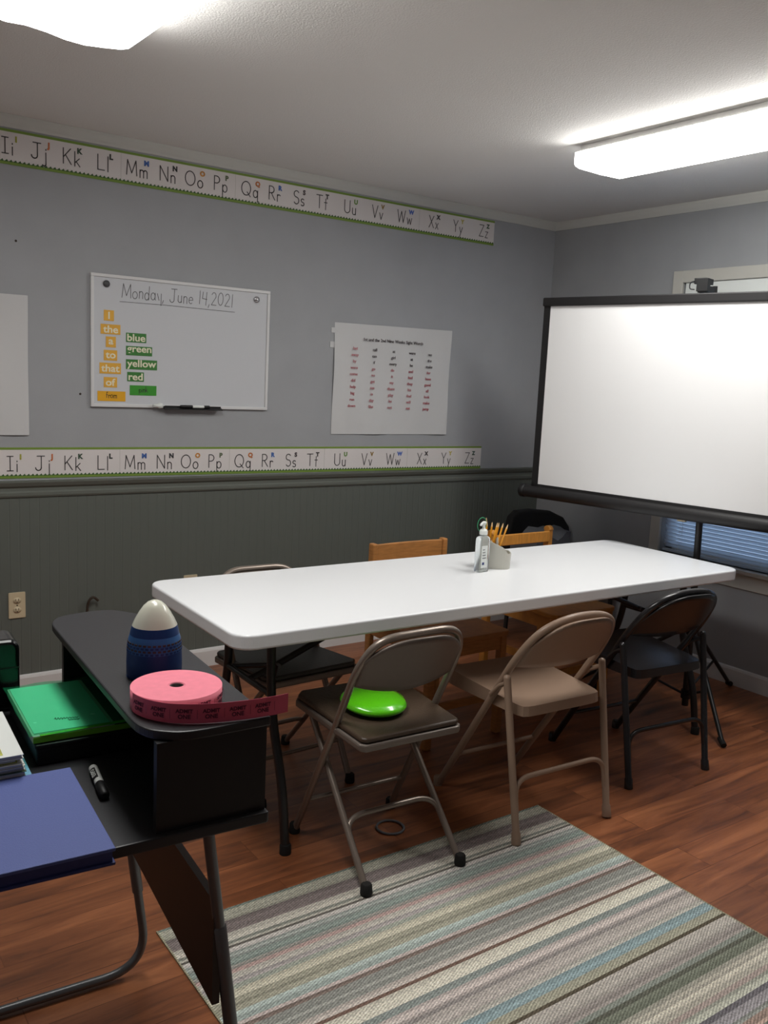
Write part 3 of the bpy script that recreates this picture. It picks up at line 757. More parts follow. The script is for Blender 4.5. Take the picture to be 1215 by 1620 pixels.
def chair_steel(label, loc, rz, m, name='folding_chair'):
    t = thing(name, label, 'chair', loc, rz)
    Hh = .745; yf0, yt = .235, -.265
    def yl(z): return yf0+(yt-yf0)*z/Hh
    r = .0125
    side = rounded([(-.178,yl(.012),.012),(-.192,yl(.42),.42),(-.196,yl(.60),.60),(-.165,yl(.70),.70),(-.07,yl(.742),.742),(.07,yl(.742),.742),(.165,yl(.70),.70),(.196,yl(.60),.60),(.192,yl(.42),.42),(.178,yl(.012),.012)], [.05,.06,.06,.06,.06,.06,.06,.05], 6)
    mb = MB(); mb.tube(side, r, m, 12); mb.build('front_frame', t)
    mb = MB(); back_panel(mb, .188, .738, .625, .565, .014, yl, .03, m, th=.013); mb.build('backrest', t)
    fy, ty = -.235, -.150
    def yr(z): return fy+(ty-fy)*z/.53
    for s in (-1, 1):
        mb = MB(); mb.tube([(s*.205,yr(0),.0),(s*.204,yr(.035),.035),(s*.204,yr(.04),.04),(s*.213,yr(.53),.53)], [.0165,.0155,.0125,.0125], m, 12)
        mb.lathe([(.0125,0),(.011,.008),(.005,.012),(0,.013)], m, 12, Matrix.Translation((s*.213,yr(.53),.528))); mb.build('rear_leg', t)
        mb = MB(); mb.tube([(s*.200,yl(.44),.445),(s*.203,(yl(.44)+yr(.52))/2,.49),(s*.209,yr(.515),.515)], [.009,.008,.008], m, 8); mb.build('hinge_link', t)
        mb = MB(); mb.lathe([(.0165,0),(.0155,.03),(.0128,.034)], m, 12, Matrix.Translation((s*.178,yl(.0),0))); mb.build('foot_cap', t)
    mb = MB(); mb.tube(rounded([(-.199,yr(.10),.10),(-.197,yr(.205),.205),(.197,yr(.205),.205),(.199,yr(.10),.10)], .07, 8), .0085, m, 10); mb.build('rear_stretcher', t)
    mb = MB(); mb.tube([(-.180,yl(.16),.16),(.180,yl(.16),.16)], .008, m, 10); mb.build('front_stretcher', t)
    # dished steel seat with turned-down rim
    mb = MB(); n = 14; vs = []
    x_r, x_f = .176, .190; y_b, y_f = -.195, .205
    for j in range(n+1):
        for i in range(n+1):
            u = -1+2*i/n; v = -1+2*j/n
            hwx = x_r+(x_f-x_r)*(v+1)/2
            cr = 1-.05*(abs(u)**8)*(abs(v)**8)
            z = .438+.022*(v+1)/2-.010*(1-u**4)*(1-v**4)
            vs.append((u*hwx*cr, (y_b+(y_f-y_b)*(v+1)/2)*cr, z))
    fs = [(j*(n+1)+i, j*(n+1)+i+1, (j+1)*(n+1)+i+1, (j+1)*(n+1)+i) for j in range(n) for i in range(n)]
    mb.add(vs, fs, m, True)
    ring = [i for i in range(n+1)]+[j*(n+1)+n for j in range(1,n+1)]+[n*(n+1)+i for i in range(n-1,-1,-1)]+[j*(n+1) for j in range(n-1,0,-1)]
    rv = [vs[k] for k in ring]; lo = [(x*1.012,y*1.012,.405) for x,y,z in rv]; K = len(rv)
    mb.add(rv+lo, [(k+K,(k+1)%K+K,(k+1)%K,k) for k in range(K)], m, False)
    mb.add([(x,y,.418) for x,y,z in rv], [tuple(range(K))[::-1]], m)
    mb.build('seat', t)
    return t

# ---------------------------------------------------------------- chairs in place
c1 = chair_slim('taupe metal folding chair with brown padded seat holding the lime green disc', (-2.492,-1.862,0), R(-2.5), M_vinyl)
c4 = chair_slim('taupe folding chair with dark padded seat on the far side of the table, left end', (-2.512,-1.268,0), PI+R(3), M_vinylb)
chair_steel('tan all-steel folding chair tucked in at the middle of the near side of the table', (-1.880,-1.870,0), R(-3), M_tan)
chair_steel('glossy black steel folding chair at the near side of the table, closest to the window', (-1.212,-1.795,0), R(-6), M_bkchair)

for o in bpy.data.objects:
    if o.get('label','').startswith(('taupe metal folding chair with brown','tan all-steel')): o.location.z = .0024; o.rotation_euler.x = R(-.6)

# lime disc on the seat
mb = MB(); mb.lathe([(.070,0),(.092,.004),(.103,.013),(.104,.018),(.097,.027),(.078,.034),(.04,.0385),(0,.040)], M_lime, 48)
o = mb.build('lime_disc'); o.location = (-2.520,-1.857,.4665); o.rotation_euler = (R(4.5), R(1.0), 0); tag(o, 'round glossy lime green disc cushion on the brown chair seat', 'cushion')

# ---------------------------------------------------------------- wooden chairs
def wood_chair(label, loc, rz, m, style, w=.41, hgt=.757):
    t = thing('wooden_chair', label, 'chair', loc, rz)      # +y forward, origin under the seat centre
    hx = w/2; d0, d1 = -.23, .225
    for s in (-1, 1):
        mb = MB()
        if style == 0:
            mb.box((s*(hx-.026),d0-.004,0), (s*hx,d0+.032,hgt+.004), m); mb.build('back_post', t, bevel=.006)
        else:
            M = Matrix(((0,0,1,0),(1,0,0,0),(0,1,0,0),(0,0,0,1)))
            prof = [(d0-.018,0),(d0+.018,0)]+[(d0+.018,hgt-.02)]+[(d0+.022*math.cos(R(a)),hgt-.02+.022*math.sin(R(a))) for a in range(0,181,20)]+[(d0-.018,hgt-.02)]
            mb.prism(prof, s*hx-.014, s*hx+.014, m, M); mb.build('back_post', t, bevel=.004)
        mb = MB(); mb.box((s*(hx-.032),d1-.035,0), (s*hx,d1,.43), m); mb.build('front_leg', t, bevel=.005)
        mb = MB(); mb.box((s*(hx-.026),d0+.03,.19), (s*(hx-.008),d1-.03,.222), m); mb.box((s*(hx-.028),d0+.03,.37), (s*(hx-.008),d1-.03,.43), m); mb.build('side_stretcher', t)
    mb = MB()
    n = 10; zt = hgt-(.0 if style == 0 else .022); zl = zt-(.10 if style == 0 else .055)
    vs = []
    for i in range(n+1):
        u = -1+2*i/n; y = d0+.008-.012*(1-u*u)*(1 if style == 0 else 0); top = zt-.002
        xx = u*(hx-(.028 if style == 0 else .014))
        vs += [(xx,y,zl),(xx,y,top),(xx,y+.016,zl),(xx,y+.016,top)]
    fs = []
    for i in range(n):
        a = 4*i; b_ = a+4
        fs += [(a,b_,b_+1,a+1),(a+2,a+3,b_+3,b_+2),(a+1,b_+1,b_+3,a+3),(a,a+2,b_+2,b_)]
    mb.add(vs, fs, m, False); mb.build('top_rail', t, bevel=.003)
    mb = MB(); mb.box((-hx+.03,d0+.004,.53), (hx-.03,d0+.02,.585), m); mb.build('lower_rail', t, bevel=.003)
    mb = MB(); mb.prism(rrect(-hx-.008,d0+.034,hx+.008,d1+.015,.03,4), .43, .452, m); mb.build('seat', t, bevel=.005)
    mb = MB(); mb.box((-hx+.03,d1-.026,.37), (hx-.03,d1-.008,.43), m); mb.build('apron', t)
    mb = MB(); mb.box((-hx+.03,d1-.026,.15), (hx-.03,d1-.012,.182), m); mb.build('front_stretcher', t)
    return t
wood_chair('oak wooden chair with wide flat top rail, far side of the table, middle', (-1.705,-1.150,0), PI, M_oak, 0, .41, .762)
wood_chair('golden wooden chair with round-topped posts on the far side, behind the pencils', (-.945,-1.075,0), PI, M_oak2, 1, .39, .762)

# black padded chair in the corner
t = thing('padded_chair', 'black padded chair standing in the room corner behind the wooden chair', 'chair', (-.30,-.50,0), PI)
mb = MB(); pts = [(-.255,.40),(-.264,.56),(-.245,.635),(-.19,.695),(-.08,.738),(.08,.757),(.19,.752),(.235,.72),(.258,.62),(.255,.40)]
mb.prism(pts, -.20, -.145, M_blkfab, Matrix(((1,0,0,0),(0,0,1,0),(0,1,0,0),(0,0,0,1)))); mb.build('backrest', t, bevel=.018, seg=3)
mb = MB(); mb.prism(rrect(-.25,-.14,.25,.28,.06,5), .36, .45, M_blkfab); mb.build('seat', t, bevel=.02, seg=3)
for sx in (-1,1):
    for y in (-.16,.24):
        mb = MB(); mb.tube([(sx*.22,y,0),(sx*.21,y*.95,.37)], .013, M_blackm); mb.build('leg', t)
mb = MB(); n = 8; vs = []
for i in range(n+1):
    for j in range(5):
        vs.append((-.13+.26*i/n, -.09+.05*j, .12+.025*math.sin(i*.9+j)+.012*math.sin(i*2.1)+.055+(.02 if i > 4 else .0)))
fs = [(i*5+j,(i+1)*5+j,(i+1)*5+j+1,i*5+j+1) for i in range(n) for j in range(4)]
lo = [(x,y,-.02) for x,y,z in vs]
mb.add(vs+lo, fs+[tuple(k+len(vs) for k in f[::-1]) for f in fs], M_grey, True)
rim = [i*5 for i in range(n+1)]+[n*5+j for j in range(1,5)]+[i*5+4 for i in range(n-1,-1,-1)]+[j for j in range(3,0,-1)]
o_ = len(vs); rv = [vs[k] for k in rim]; rl = [lo[k] for k in rim]; K = len(rim)
mb.add(rv+rl, [(k,k+K,(k+1)%K+K,(k+1)%K) for k in range(K)], M_grey)
o = mb.build('folded_cloth'); o.location = (-.50,-.56,.471); tag(o, 'crumpled grey cloth lying on the black corner chair', 'cloth')

# ---------------------------------------------------------------- projection screen on tripod
s0 = Vector((-.820,-.704,0)); dr = Vector((.1892,-.9819,0)); ang = math.atan2(dr.y, dr.x)
# local frame: +x along the screen towards the camera side, +y towards the wall, origin under the screen centre
SC = s0+dr*.89
sc_ = thing('projection_screen', 'large white projection screen with black borders on a black tripod', 'projection screen', (SC.x,SC.y,0), ang)
mb = MB(); mb.box((-.797,-.0015,.955), (.797,.0015,1.862), M_screen); mb.build('screen_fabric', sc_)
mb = MB()
for x0_, x1_ in ((-.832,-.795), (.795,.832)): mb.box((x0_,-.003,.955), (x1_,.003,1.872), M_scrblk)
mb.box((-.832,-.003,.950), (.832,.003,.972), M_scrblk)
mb.build('black_border', sc_)
mb = MB(); mb.box((-.836,-.014,1.852), (.836,.014,1.893), M_scrblk); mb.build('top_bar', sc_, bevel=.005)
mb = MB(); M = Matrix.Translation((0,.012,.930)) @ Matrix.Rotation(R(90), 4, 'Y')
mb.lathe([(.034,-.885),(.034,.885)], M_scrblk, 20, M, .95, 1.05); mb.build('roller_case', sc_)
for s in (-1,1):
    mb = MB(); mb.lathe([(.030,-.016),(.037,-.012),(.037,.012),(.030,.016)], M_blackp, 20, Matrix.Translation((s*.885,.012,.930)) @ Matrix.Rotation(R(90), 4, 'Y'), .95, 1.05); mb.build('end_cap', sc_)
my = .085
mb = MB(); mb.tube([(.045,my,.03),(.025,my,.96)], .0155, M_blackm, 14); mb.build('lower_mast', sc_)
mb = MB(); mb.tube([(.025,my,.95),(-.012,my,1.93)], .0115, M_blackm, 14); mb.build('upper_mast', sc_)
mb = MB(); mb.box((-.045,-.012,1.895), (-.005,my+.012,1.925), M_blackp); mb.box((-.05,-.016,1.90), (.0,.012,1.955), M_blackp)
mb.box((-.075,.012,1.935), (-.02,my,1.96), M_blackp)
mb.tube(rounded([(-.065,0,1.945),(-.088,0,1.94),(-.088,0,1.912),(-.065,0,1.91)], .012, 5), .0028, M_blackm, 8); mb.build('hanger_hook', sc_, bevel=.002)
mb = MB(); mb.box((.0,.035,.90), (.055,my+.022,.975), M_blackp); mb.build('case_bracket', sc_, bevel=.004)
mb = MB(); mb.box((-.055,.030,.888), (-.018,.05,.93), M_ivory); mb.build('latch_tab', sc_, label='small pale plastic tab')
mb = MB(); mb.lathe([(.024,-.03),(.026,0),(.024,.03)], M_blackp, 16, Matrix.Translation((.038,my,.40))); mb.build('leg_collar', sc_)
mb = MB(); mb.lathe([(.022,-.02),(.022,.02)], M_blackp, 16, Matrix.Translation((.044,my,.085))); mb.build('spreader_hub', sc_)
cm = Vector((.040,my,0)); inv = Matrix.Rotation(-ang, 3, 'Z')
for fx, fy_ in ((-.773,-1.952), (-.045,-1.50), (-.80,-1.10)):
    p = inv @ (Vector((fx,fy_,0))-Vector((SC.x,SC.y,0)))
    d = (p-cm).normalized()
    a = cm+d*.022+Vector((0,0,.40)); bpt = p+Vector((0,0,.012)); knee = a+(bpt-a)*.55
    mb = MB(); mb.tube([tuple(a), tuple(bpt)], .010, M_blackm, 10)
    mb.build('tripod_leg', sc_)
    mb = MB(); mb.tube([tuple(cm+d*.015+Vector((0,0,.085))), tuple(knee)], .006, M_blackm, 8); mb.build('leg_spreader', sc_)
    mb = MB(); mb.tube([tuple(p-d*.03+Vector((0,0,.028))), tuple(p+d*.012+Vector((0,0,.012)))], .0125, M_rubber, 10); mb.build('foot_tip', sc_)

# ---------------------------------------------------------------- things on the table
TT = TZ+.0003
hs = thing('hand_sanitizer', 'clear pump bottle of hand sanitizer standing on the white table', 'pump bottle', (-1.748,-1.458,TT), R(8))
mb = MB(); body = rrect(-.031,-.018,.031,.018,.014,5)
def loft(mb, secs, m, smooth=True):
    n = len(secs[0][0]); vs = []
    for poly, z in secs: vs += [(x,y,z) for x,y in poly]
    fs = []
    for k in range(len(secs)-1):
        for i in range(n): fs.append((k*n+i, k*n+(i+1)%n, (k+1)*n+(i+1)%n, (k+1)*n+i))
    mb.add(vs, fs, m, smooth); mb.add(vs[:n], [tuple(range(n))[::-1]], m); mb.add(vs[-n:], [tuple(range(n))], m)
def scl(p, s, t=None): return [(x*s, y*(t or s)) for x, y in p]
loft(mb, [(scl(body,.94),0),(body,.006),(body,.124),(scl(body,.95),.133),(scl(body,.6,.75),.139),(scl(body,.36,.62),.142),(scl(body,.36,.62),.150)], M_clear); mb.build('bottle', hs)
mb = MB(); mb.box((-.026,-.0190,.018), (.008,-.0183,.105), M_pumpw); mb.box((-.020,-.0196,.030), (-.008,-.0191,.040), M_blued)
for k in range(4): mb.box((-.020,-.0196,.055+k*.011), (.001-.003*k,-.0191,.058+k*.011), M_grey)
mb.build('paper_label', hs)
mb = MB(); mb.lathe([(.016,.146),(.016,.160),(.012,.166),(.006,.168),(.005,.184),(.008,.185),(.009,.194),(.004,.197)], M_pumpw, 20)
mb.tube(rounded([(.0,0,.190),(-.016,-.004,.193),(-.026,-.006,.184)], .01, 5), .0045, M_pumpw, 10); mb.tube([(.0,0,.191),(.014,.003,.191)], [.006,.004], M_pumpw, 10); mb.build('pump', hs)
mb = MB(); mb.tube([(.002+.026*math.cos(R(a)), .012, .183+.027*math.sin(R(a))) for a in range(0,360,15)], .0016, M_ringg, 7, closed=True); mb.build('carry_loop', hs, label='green rubber loop')

cd = thing('pencil_caddy', 'pale grey sloped pencil caddy on the white table', 'pencil holder', (-1.642,-1.418,TT), R(-34))
mb = MB()
base_o = rrect(-.062,-.046,.062,.046,[.038,.010,.010,.012],7); base_i = scl(base_o,.95,.93)
def top_z(x): return .120 if x < -.005 else .120-.058*min(1,(x+.005)/.05)
n = len(base_o)
vs = [(x*.96,y*.96,0) for x,y in base_o]+[(x,y,top_z(x)) for x,y in base_o]+[(x,y,top_z(x)) for x,y in base_i]+[(x*.96,y*.96,.003) for x,y in base_i]
fs = [tuple(range(n))[::-1], tuple(range(3*n,4*n))]
for k in range(3): fs += [(k*n+i,k*n+(i+1)%n,(k+1)*n+(i+1)%n,(k+1)*n+i) for i in range(n)]
mb.add(vs, fs, M_caddy, False); mb.build('tray_body', cd)
mb = MB(); mb.prism([(-.040,.002),(-.0,.002),(-.0,.116),(-.040,.128)], -.002, .002, M_caddy, Matrix(((0,0,1,0),(1,0,0,0),(0,1,0,0),(0,0,0,1)))); mb.box((.0,-.040,.003), (.003,.042,.112), M_caddy); mb.build('divider', cd)

pc = thing('pencil', 'x', 'pencil', (0,0,0), 0, 'pencils in the caddy')
L_ = .178
hexa = [(.0037*math.cos(R(60*k)), .0037*math.sin(R(60*k))) for k in range(6)]
mb = MB(); mb.prism(hexa, .0, L_-.022, M_pencil); mb.build('barrel', pc)
mb = MB(); mb.lathe([(.0036,L_-.022),(.0012,L_-.005)], M_pwood, 10); mb.build('sharpened_wood', pc)
mb = MB(); mb.lathe([(.0013,L_-.006),(.0002,L_)], M_lead, 8); mb.build('lead_point', pc)
plist = [(-.050,-.020,2,1,.022,'leftmost of the sharpened yellow pencils, standing straightest and highest'), (-.036,-.014,10,4,.004,'sharpened pencil second from the left in the caddy'), (-.030,-.024,13,1,.006,'sharpened pencil just left of the middle of the bunch'),
         (-.022,-.012,15,3,.005,'sharpened pencil in the middle of the bunch'), (-.018,-.026,18,1,.008,'sharpened pencil just right of the middle of the bunch'), (-.010,-.018,25,2,.008,'sharpened pencil leaning furthest right in the caddy'), (-.042,.014,6,5,0,'shorter-looking pencil at the back left of the caddy')]
cdM = Matrix.Translation(cd.location) @ Matrix.Rotation(R(-34), 4, 'Z')
for i, (px, py, ax, ay, dz, lab) in enumerate(plist):
    o = pc if i == 0 else copy_tree(pc)
    o.location = cdM @ Vector((px,py,.004+dz)); o.rotation_euler = (R(-ay), R(ax), 0); o['label'] = lab

# ---------------------------------------------------------------- black desk with raised shelf
dk = thing('computer_desk', 'black laminate desk with a raised shelf and grey tube legs', 'desk', (-3.346,-2.722,0), R(-3.4))
ZL, ZU = .72, .89
mb = MB(); mb.prism(rrect(-.74,0,0,.752,[.006,.02,.02,.02]), ZL-.020, ZL, M_desk); mb.build('desktop', dk, bevel=.003)
mb = MB()
sh = [(-.0,.004),(-.0,.70),(-.055,.775),(-.10,.785),(-.185,.765),(-.214,.715),(-.214,.075),(-.200,.035),(-.165,.008),(-.13,.0)]
sh = [tuple(p) for p in sh]
sh2 = []
for i, p in enumerate(sh):
    a = Vector(sh[i-1]); b_ = Vector(p); c = Vector(sh[(i+1) % len(sh)])
    if i in (0,): sh2.append(p); continue
    d1 = min((a-b_).length*.35, .04); d2 = min((c-b_).length*.35, .04)
    P1 = b_+(a-b_).normalized()*d1; P2 = b_+(c-b_).normalized()*d2
    for t_ in (0,.33,.67,1): q = P1*(1-t_)**2+b_*2*t_*(1-t_)+P2*t_*t_; sh2.append((q.x,q.y))
mb.prism(sh2, ZU-.016, ZU, M_desk); mb.build('raised_shelf', dk, bevel=.003)
mb = MB(); mb.box((-.195,.012,ZL), (-.004,.028,ZU-.016), M_deskedge); mb.build('end_panel', dk)
mb = MB(); mb.box((-.195,.672,ZL), (-.004,.688,ZU-.016), M_deskedge); mb.build('end_panel', dk)
mb = MB(); mb.box((-.020,.03,ZL), (-.004,.67,ZU-.016), M_deskedge); mb.build('back_panel', dk)
for yy in (.055, .655):
    mb = MB(); pts = rounded([(-.092,yy,ZL-.02),(-.004,yy,.016),(-.60,yy,.016)], .11, 10)
    mb.tube(pts, .0105, M_steel, 12); mb.build('leg_frame', dk)
    mb = MB(); A = Vector((-.092,yy,ZL-.02)); B = Vector((-.004,yy,.016)); mb.tube([tuple(A+(B-A)*.30), tuple(A+(B-A)*.305), tuple(A+(B-A)*.70)], [.0105,.013,.013], M_steel, 12); mb.build('leg_sleeve', dk)
mb = MB(); mb.prism([(.05,.345),(.66,.40),(.66,.56),(.05,.545)], -.078, -.064, M_deskboard, Matrix(((0,0,1,0),(1,0,0,0),(0,1,0,0),(0,0,0,1)))); mb.build('modesty_board', dk)

# on the raised shelf
wt = thing('bullet_bottle', 'bullet-shaped bottle with frosted white top and blue wrap on the black desk shelf', 'bottle', (-3.440,-2.425,ZU+.0005)); wt.scale = (1,1,.9)
mb = MB(); mb.lathe([(.047,0),(.0510,.004),(.0515,.03),(.0505,.055)], M_bot_d, 40); mb.lathe([(.0505,.0),(.0515,.001)], M_bot_d, 40); mb.build('base_band', wt)
mb = MB(); mb.lathe([(.0505,.0551),(.0495,.070),(.048,.080),(.0455,.090)], M_bot_m, 40)
for k in range(34):
    a = 2*PI*k/34
    for j, z in enumerate((.058,.064,.070,.076)):
        M = Matrix.Rotation(a+(j%2)*PI/34, 4, 'Z') @ Matrix.Translation((.0504-(z-.058)*.08,0,z)); mb.box((-.001,-.0028,-.002), (.0006,.0028,.002), M_inkb if j % 2 else M_bot_d, M)
mb.build('patterned_band', wt, label='blue band with small dark checks')
mb = MB(); mb.lathe([(.0455,.0901),(.0435,.100),(.0415,.108)], M_bot_d, 40); mb.build('upper_band', wt, label='plain navy band')
mb = MB(); mb.lathe([(.0415,.1081),(.036,.122),(.029,.136),(.021,.149),(.013,.157),(.006,.1605),(0,.161)], M_bot_w, 40); mb.build('frosted_tip', wt, label='frosted white rounded tip')

RC = Vector((-3.462,-2.587,ZU+.0005)); RR = .078; RH = .034
rl = thing('ticket_roll', 'large roll of pink admission tickets with its loose end reaching past the shelf', 'ticket roll', tuple(RC))
mb = MB(); prof = [(.0125,0),(RR,0),(RR,RH)]
k = 14
for i in range(k+1): prof.append((RR-(RR-.0125)*i/k, RH-(.0005 if i % 2 else 0)))
prof.append((.0125,0)); mb.lathe(prof, M_pink, 64); mb.build('wound_roll', rl)
mb = MB(); mb.lathe([(.0115,.001),(.0125,.001),(.0125,RH-.002),(.0115,RH-.002),(.0115,.001)], M_deskboard, 24); mb.build('cardboard_core', rl)
tail = [Vector(p) for p in ((-.079,-.002),(-.0765,-.022),(-.067,-.048),(-.045,-.077),(-.012,-.099),(.028,-.114),(.075,-.124),(.120,-.128),(.150,-.127))]
def cr(p0,p1,p2,p3,t): return .5*((2*p1)+(-p0+p2)*t+(2*p0-5*p1+4*p2-p3)*t*t+(-p0+3*p1-3*p2+p3)*t**3)
path = []
for i in range(len(tail)-1):
    p0 = tail[max(0,i-1)]; p3 = tail[min(len(tail)-1,i+2)]
    for q in range(6): path.append(cr(p0,tail[i],tail[i+1],p3,q/6))
path.append(tail[-1])
mb = MB(); vs = []
for i, p in enumerate(path): lift = -.003*max(0,(i/len(path)-.6))/.4*0; vs += [(p.x,p.y,.0005+lift),(p.x,p.y,RH+lift),(p.x+.0003,p.y+.0005,.0005+lift),(p.x+.0003,p.y+.0005,RH+lift)]
fs = []
for i in range(len(path)-1):
    a = 4*i; b_ = a+4; fs += [(a,b_,b_+1,a+1),(a+2,a+3,b_+3,b_+2),(a+1,b_+1,b_+3,a+3),(a,a+2,b_+2,b_)]
mb.add(vs, fs, M_pinks, False); mb.build('loose_strip', rl)
# printing
mb = MB()
acc = [0]
for a, b_ in zip(path[:-1], path[1:]): acc.append(acc[-1]+(b_-a).length)
def at_len(s):
    for i in range(len(acc)-1):
        if acc[i+1] >= s:
            t_ = (s-acc[i])/(acc[i+1]-acc[i]); return path[i].lerp(path[i+1], t_), (path[i+1]-path[i]).normalized(), i/len(path)
    return path[-1], (path[-1]-path[-2]).normalized(), 1
def print_at(P, T, z, s=1.0):
    ang_ = math.atan2(T.y, T.x)
    M = Matrix.Translation((P.x,P.y,z)) @ Matrix.Rotation(ang_, 4, 'Z') @ FACE @ Matrix.Translation((0,0,.0006))
    for txt, dy, sz in (('ADMIT', .0044, .0092), ('ONE', -.0052, .0100)):
        vs, fs = font_mesh(txt, sz*s, .0003, .0001); mb.add(vs, fs, M_pinkd, False, M @ Matrix.Translation((0,dy,0)))
    mb.box((-.0005,-.008,0), (.0000,.008,.0001), M_pinkd, M @ Matrix.Translation((.0215,0,0)))
s = .022
while s < acc[-1]-.012:
    P_, T_, fr_ = at_len(s); print_at(P_, T_, .0172); s += .044
for a in (-112,-77,-44,-12):
    P_ = Vector((RR*math.cos(R(a)), RR*math.sin(R(a)))); print_at(P_*1.002, Vector((-math.sin(R(a)),math.cos(R(a)))), .0172)
mb.build('ticket_printing', rl, label='dark ADMIT ONE print')

# on the desktop
o = MB()
bf = thing('blue_binder', 'flat blue cloth-covered binder lying at the front left of the black desk', 'binder', (-3.625,-2.755,ZL+.0005), R(-4))
mb = MB(); mb.box((-.30,.0,.0), (0,.310,.005), M_blued); mb.build('lower_cover', bf, bevel=.0015)
mb = MB(); mb.box((-.295,.004,.0052), (-.004,.306,.022), M_blued); mb.build('pages', bf)
mb = MB(); mb.box((-.30,.0,.0222), (0,.310,.028), M_blue); mb.build('upper_cover', bf, bevel=.0015)
mk = thing('marker_pen', 'black marker with a white barrel lying on the desk beside the blue binder', 'marker', (-3.566,-2.492,ZL+.0085), R(-98))
MX = Matrix.Rotation(R(90), 4, 'Y')
mb = MB(); mb.lathe([(.0055,-.066),(.0082,-.063),(.0082,.006)], M_pumpw, 16, MX); mb.build('barrel', mk)
mb = MB(); mb.lathe([(.0083,-.052),(.0083,-.006)], M_blackp, 8, MX @ Matrix.Rotation(0,4,'Z'), .25, 1.01)
vs, fs = font_mesh('EXPO', .011, .0003, .0001)
mb2 = MB(); mb2.lathe([(.00835,-.050),(.00835,-.008)], M_blackp, 16, MX)
keep = [f for f in mb2.f if all(mb2.v[i].y < .003 for i in f)]; mb2.f = keep; mb2.mi = [0]*len(keep); mb2.sm = [True]*len(keep)
o2 = mb2.build('wrap_label', mk, label='dark printed wrap')
mb = MB(); mb.add(vs, fs, M_pumpw, False, Matrix.Translation((-.029,-.0058,.0070)) @ Matrix.Rotation(R(42), 4, 'X') @ Matrix.Rotation(PI, 4, 'Z')); mb.build('lettering', mk)
mb = MB(); mb.lathe([(.0072,.0061),(.0090,.008),(.0086,.052),(.005,.055)], M_blackp, 16, MX); mb.build('cap', mk, label='black cap')

bx = thing('document_box', 'flat black box under the green folder on the desk', 'box', (-3.545,-2.205,ZL+.0005), R(-3.4))
mb = MB(); mb.box((-.085,-.155,0), (.12,.130,.034), M_blackp); mb.build('base', bx, bevel=.003)
mb = MB(); mb.box((-.088,-.158,.0342), (.123,.133,.042), M_deskedge); mb.build('lid', bx, bevel=.003)
gf = thing('green_folder', 'clear green plastic folder with mint paper inside, lying on the flat black box', 'folder', (-3.523,-2.210,ZL+.043), R(-3.4))
mb = MB(); mb.prism(rrect(-.112,-.146,.040,.132,.004,2), .001, .014, M_pages); mb.build('papers', gf)
mb = MB(); mb.box((-.108,-.134,.0142), (.032,.128,.0156), M_mint); mb.build('mint_sheet', gf, label='mint green paper')
mb = MB(); mb.box((-.104,-.146,.0142), (.06,-.136,.0152), M_limeedge, Matrix.Rotation(R(2),4,'Z')); mb.box((-.112,-.149,.002), (.085,-.1482,.013), M_limeedge); mb.build('lime_edge', gf, label='lime green paper edge')
mb = MB(); ink(mb, [[(-.035+.0016*k, .006*math.sin(k*1.9)*(1-.02*k)) for k in range(28)], [(-.01+.0014*k, -.010+.003*math.sin(k*2.3)) for k in range(16)]], .0014, M_inkb, Matrix.Translation((-.025,-.085,.0158)) @ Matrix.Rotation(R(-12),4,'Z') @ Matrix.Rotation(R(-90),4,'X'))
mb.build('printing', gf)
mb = MB(); nx = 12; vs = []
for i in range(nx+1):
    for j in range(nx+1):
        x = -.120+.262*i/nx; y = -.152+.288*j/nx; vs.append((x,y,.0185+.0016*math.sin(x*60+y*30)+.0012*math.sin(y*90)))
fs = [(i*(nx+1)+j,(i+1)*(nx+1)+j,(i+1)*(nx+1)+j+1,i*(nx+1)+j+1) for i in range(nx) for j in range(nx)]
lo = [(x,y,z-.0006) for x,y,z in vs]
mb.add(vs+lo, fs+[tuple(k+len(vs) for k in f[::-1]) for f in fs], M_gfold, True); mb.build('clear_cover', gf, label='transparent green plastic')
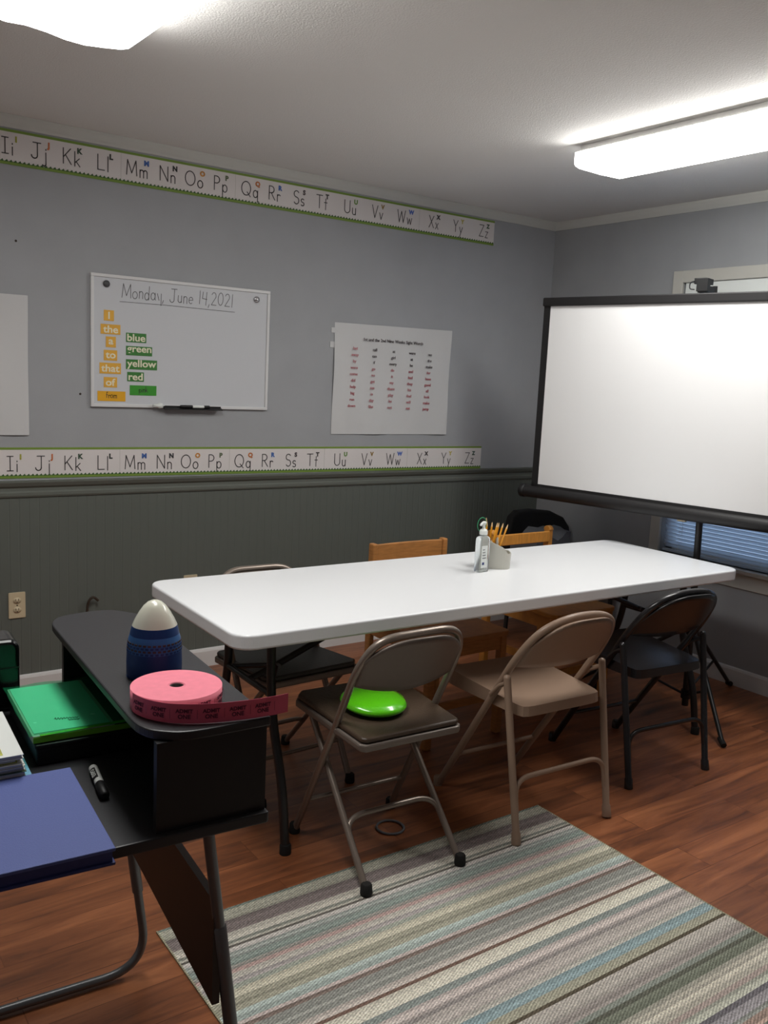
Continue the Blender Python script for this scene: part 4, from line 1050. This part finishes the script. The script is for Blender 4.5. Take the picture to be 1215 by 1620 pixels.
# booklets
zz = ZL+.0005
specs = [(.008,0,M_teal,'light blue patterned sticker book at the bottom of the booklet stack',.018), (.017,.0,M_covg,'thick grey-edged book second from the bottom of the stack',0), (.014,-.003,M_covg,'book third from the bottom of the stack',.001),
         (.010,.002,M_pages,'thin pale booklet in the middle of the stack',.0), (.008,-.006,M_pages,'thin booklet third from the top of the stack',-.004), (.009,.002,M_yelcov,'yellow patterned booklet second from the top of the stack',-.013), (.009,-.004,M_pumpw,'white booklet with a small yellow and green picture, on top of the stack',-.004)]
for th, dy, mc, lab, dx in specs:
    t = thing('booklet', lab, 'book', (-3.672+dx,-2.330+dy,zz), R(-3.4), 'stacked booklets at the left of the desk')
    mb = MB(); mb.box((-.16,-.108,.001), (-.003,.108,th-.0022), M_pages); mb.build('pages', t)
    mb = MB(); mb.box((-.163,-.11,0), (-.0,.11,.001), mc); mb.box((-.163,-.11,th-.0022), (-.0,.11,th-.0012), mc); mb.box((-.164,-.11,0), (-.163,.11,th-.0012), mc)
    mb.build('cover', t)
    if 'on top' in lab:
        mb = MB(); mb.box((-.15,-.10,th-.0012), (-.032,-.045,th-.0008), M_yelcov); mb.box((-.15,-.03,th-.0012), (-.036,.04,th-.0008), M_covg); mb.box((-.14,-.02,th-.0008), (-.045,.02,th-.0006), M_yelcov); mb.build('cover_picture', t)
    zz += th-.0009
# glossy black equipment case
pr = thing('black_case', 'glossy black plastic case with a rounded corner at the far left of the desk', 'case', (-3.722,-2.000,ZL+.0005), R(-3.4))
mb = MB(); mb.prism(rrect(-.13,.0,.13,.158,.022,6), -.045, .045, mat('gloss_black_plastic',(13,13,14),.22,coat=.2), FACE); mb.build('shell', pr, bevel=.01, seg=3)
mb = MB(); mb.box((-.13,-.0462,.095), (.128,-.0455,.098), M_blackp); mb.box((-.05,-.0475,.03), (.08,-.0455,.075), M_blackp); mb.build('front_seam', pr)
# cable loop behind the shelf
mb = MB(); mb.tube(rounded([(0,0,.0),(.0,0,.30),(.004,-.01,.40),(.025,-.02,.425),(.05,-.012,.40)], .03, 6), .006, M_dark, 8)
o = mb.build('wall_cable'); o.location = (-2.835,-.022,.0); tag(o, 'short dark cable curling up against the green wall behind the desk', 'cable')
# pale ring on the floor under the chair
mb = MB(); mb.tube([(.045*math.cos(R(a)), .045*math.sin(R(a)), .004) for a in range(0,360,12)], .004, M_grey, 8, closed=True); o = mb.build('floor_ring'); o.location = (-2.385,-1.80,.0003)
tag(o, 'thin grey ring lying on the floor under the brown-seated chair', 'ring')
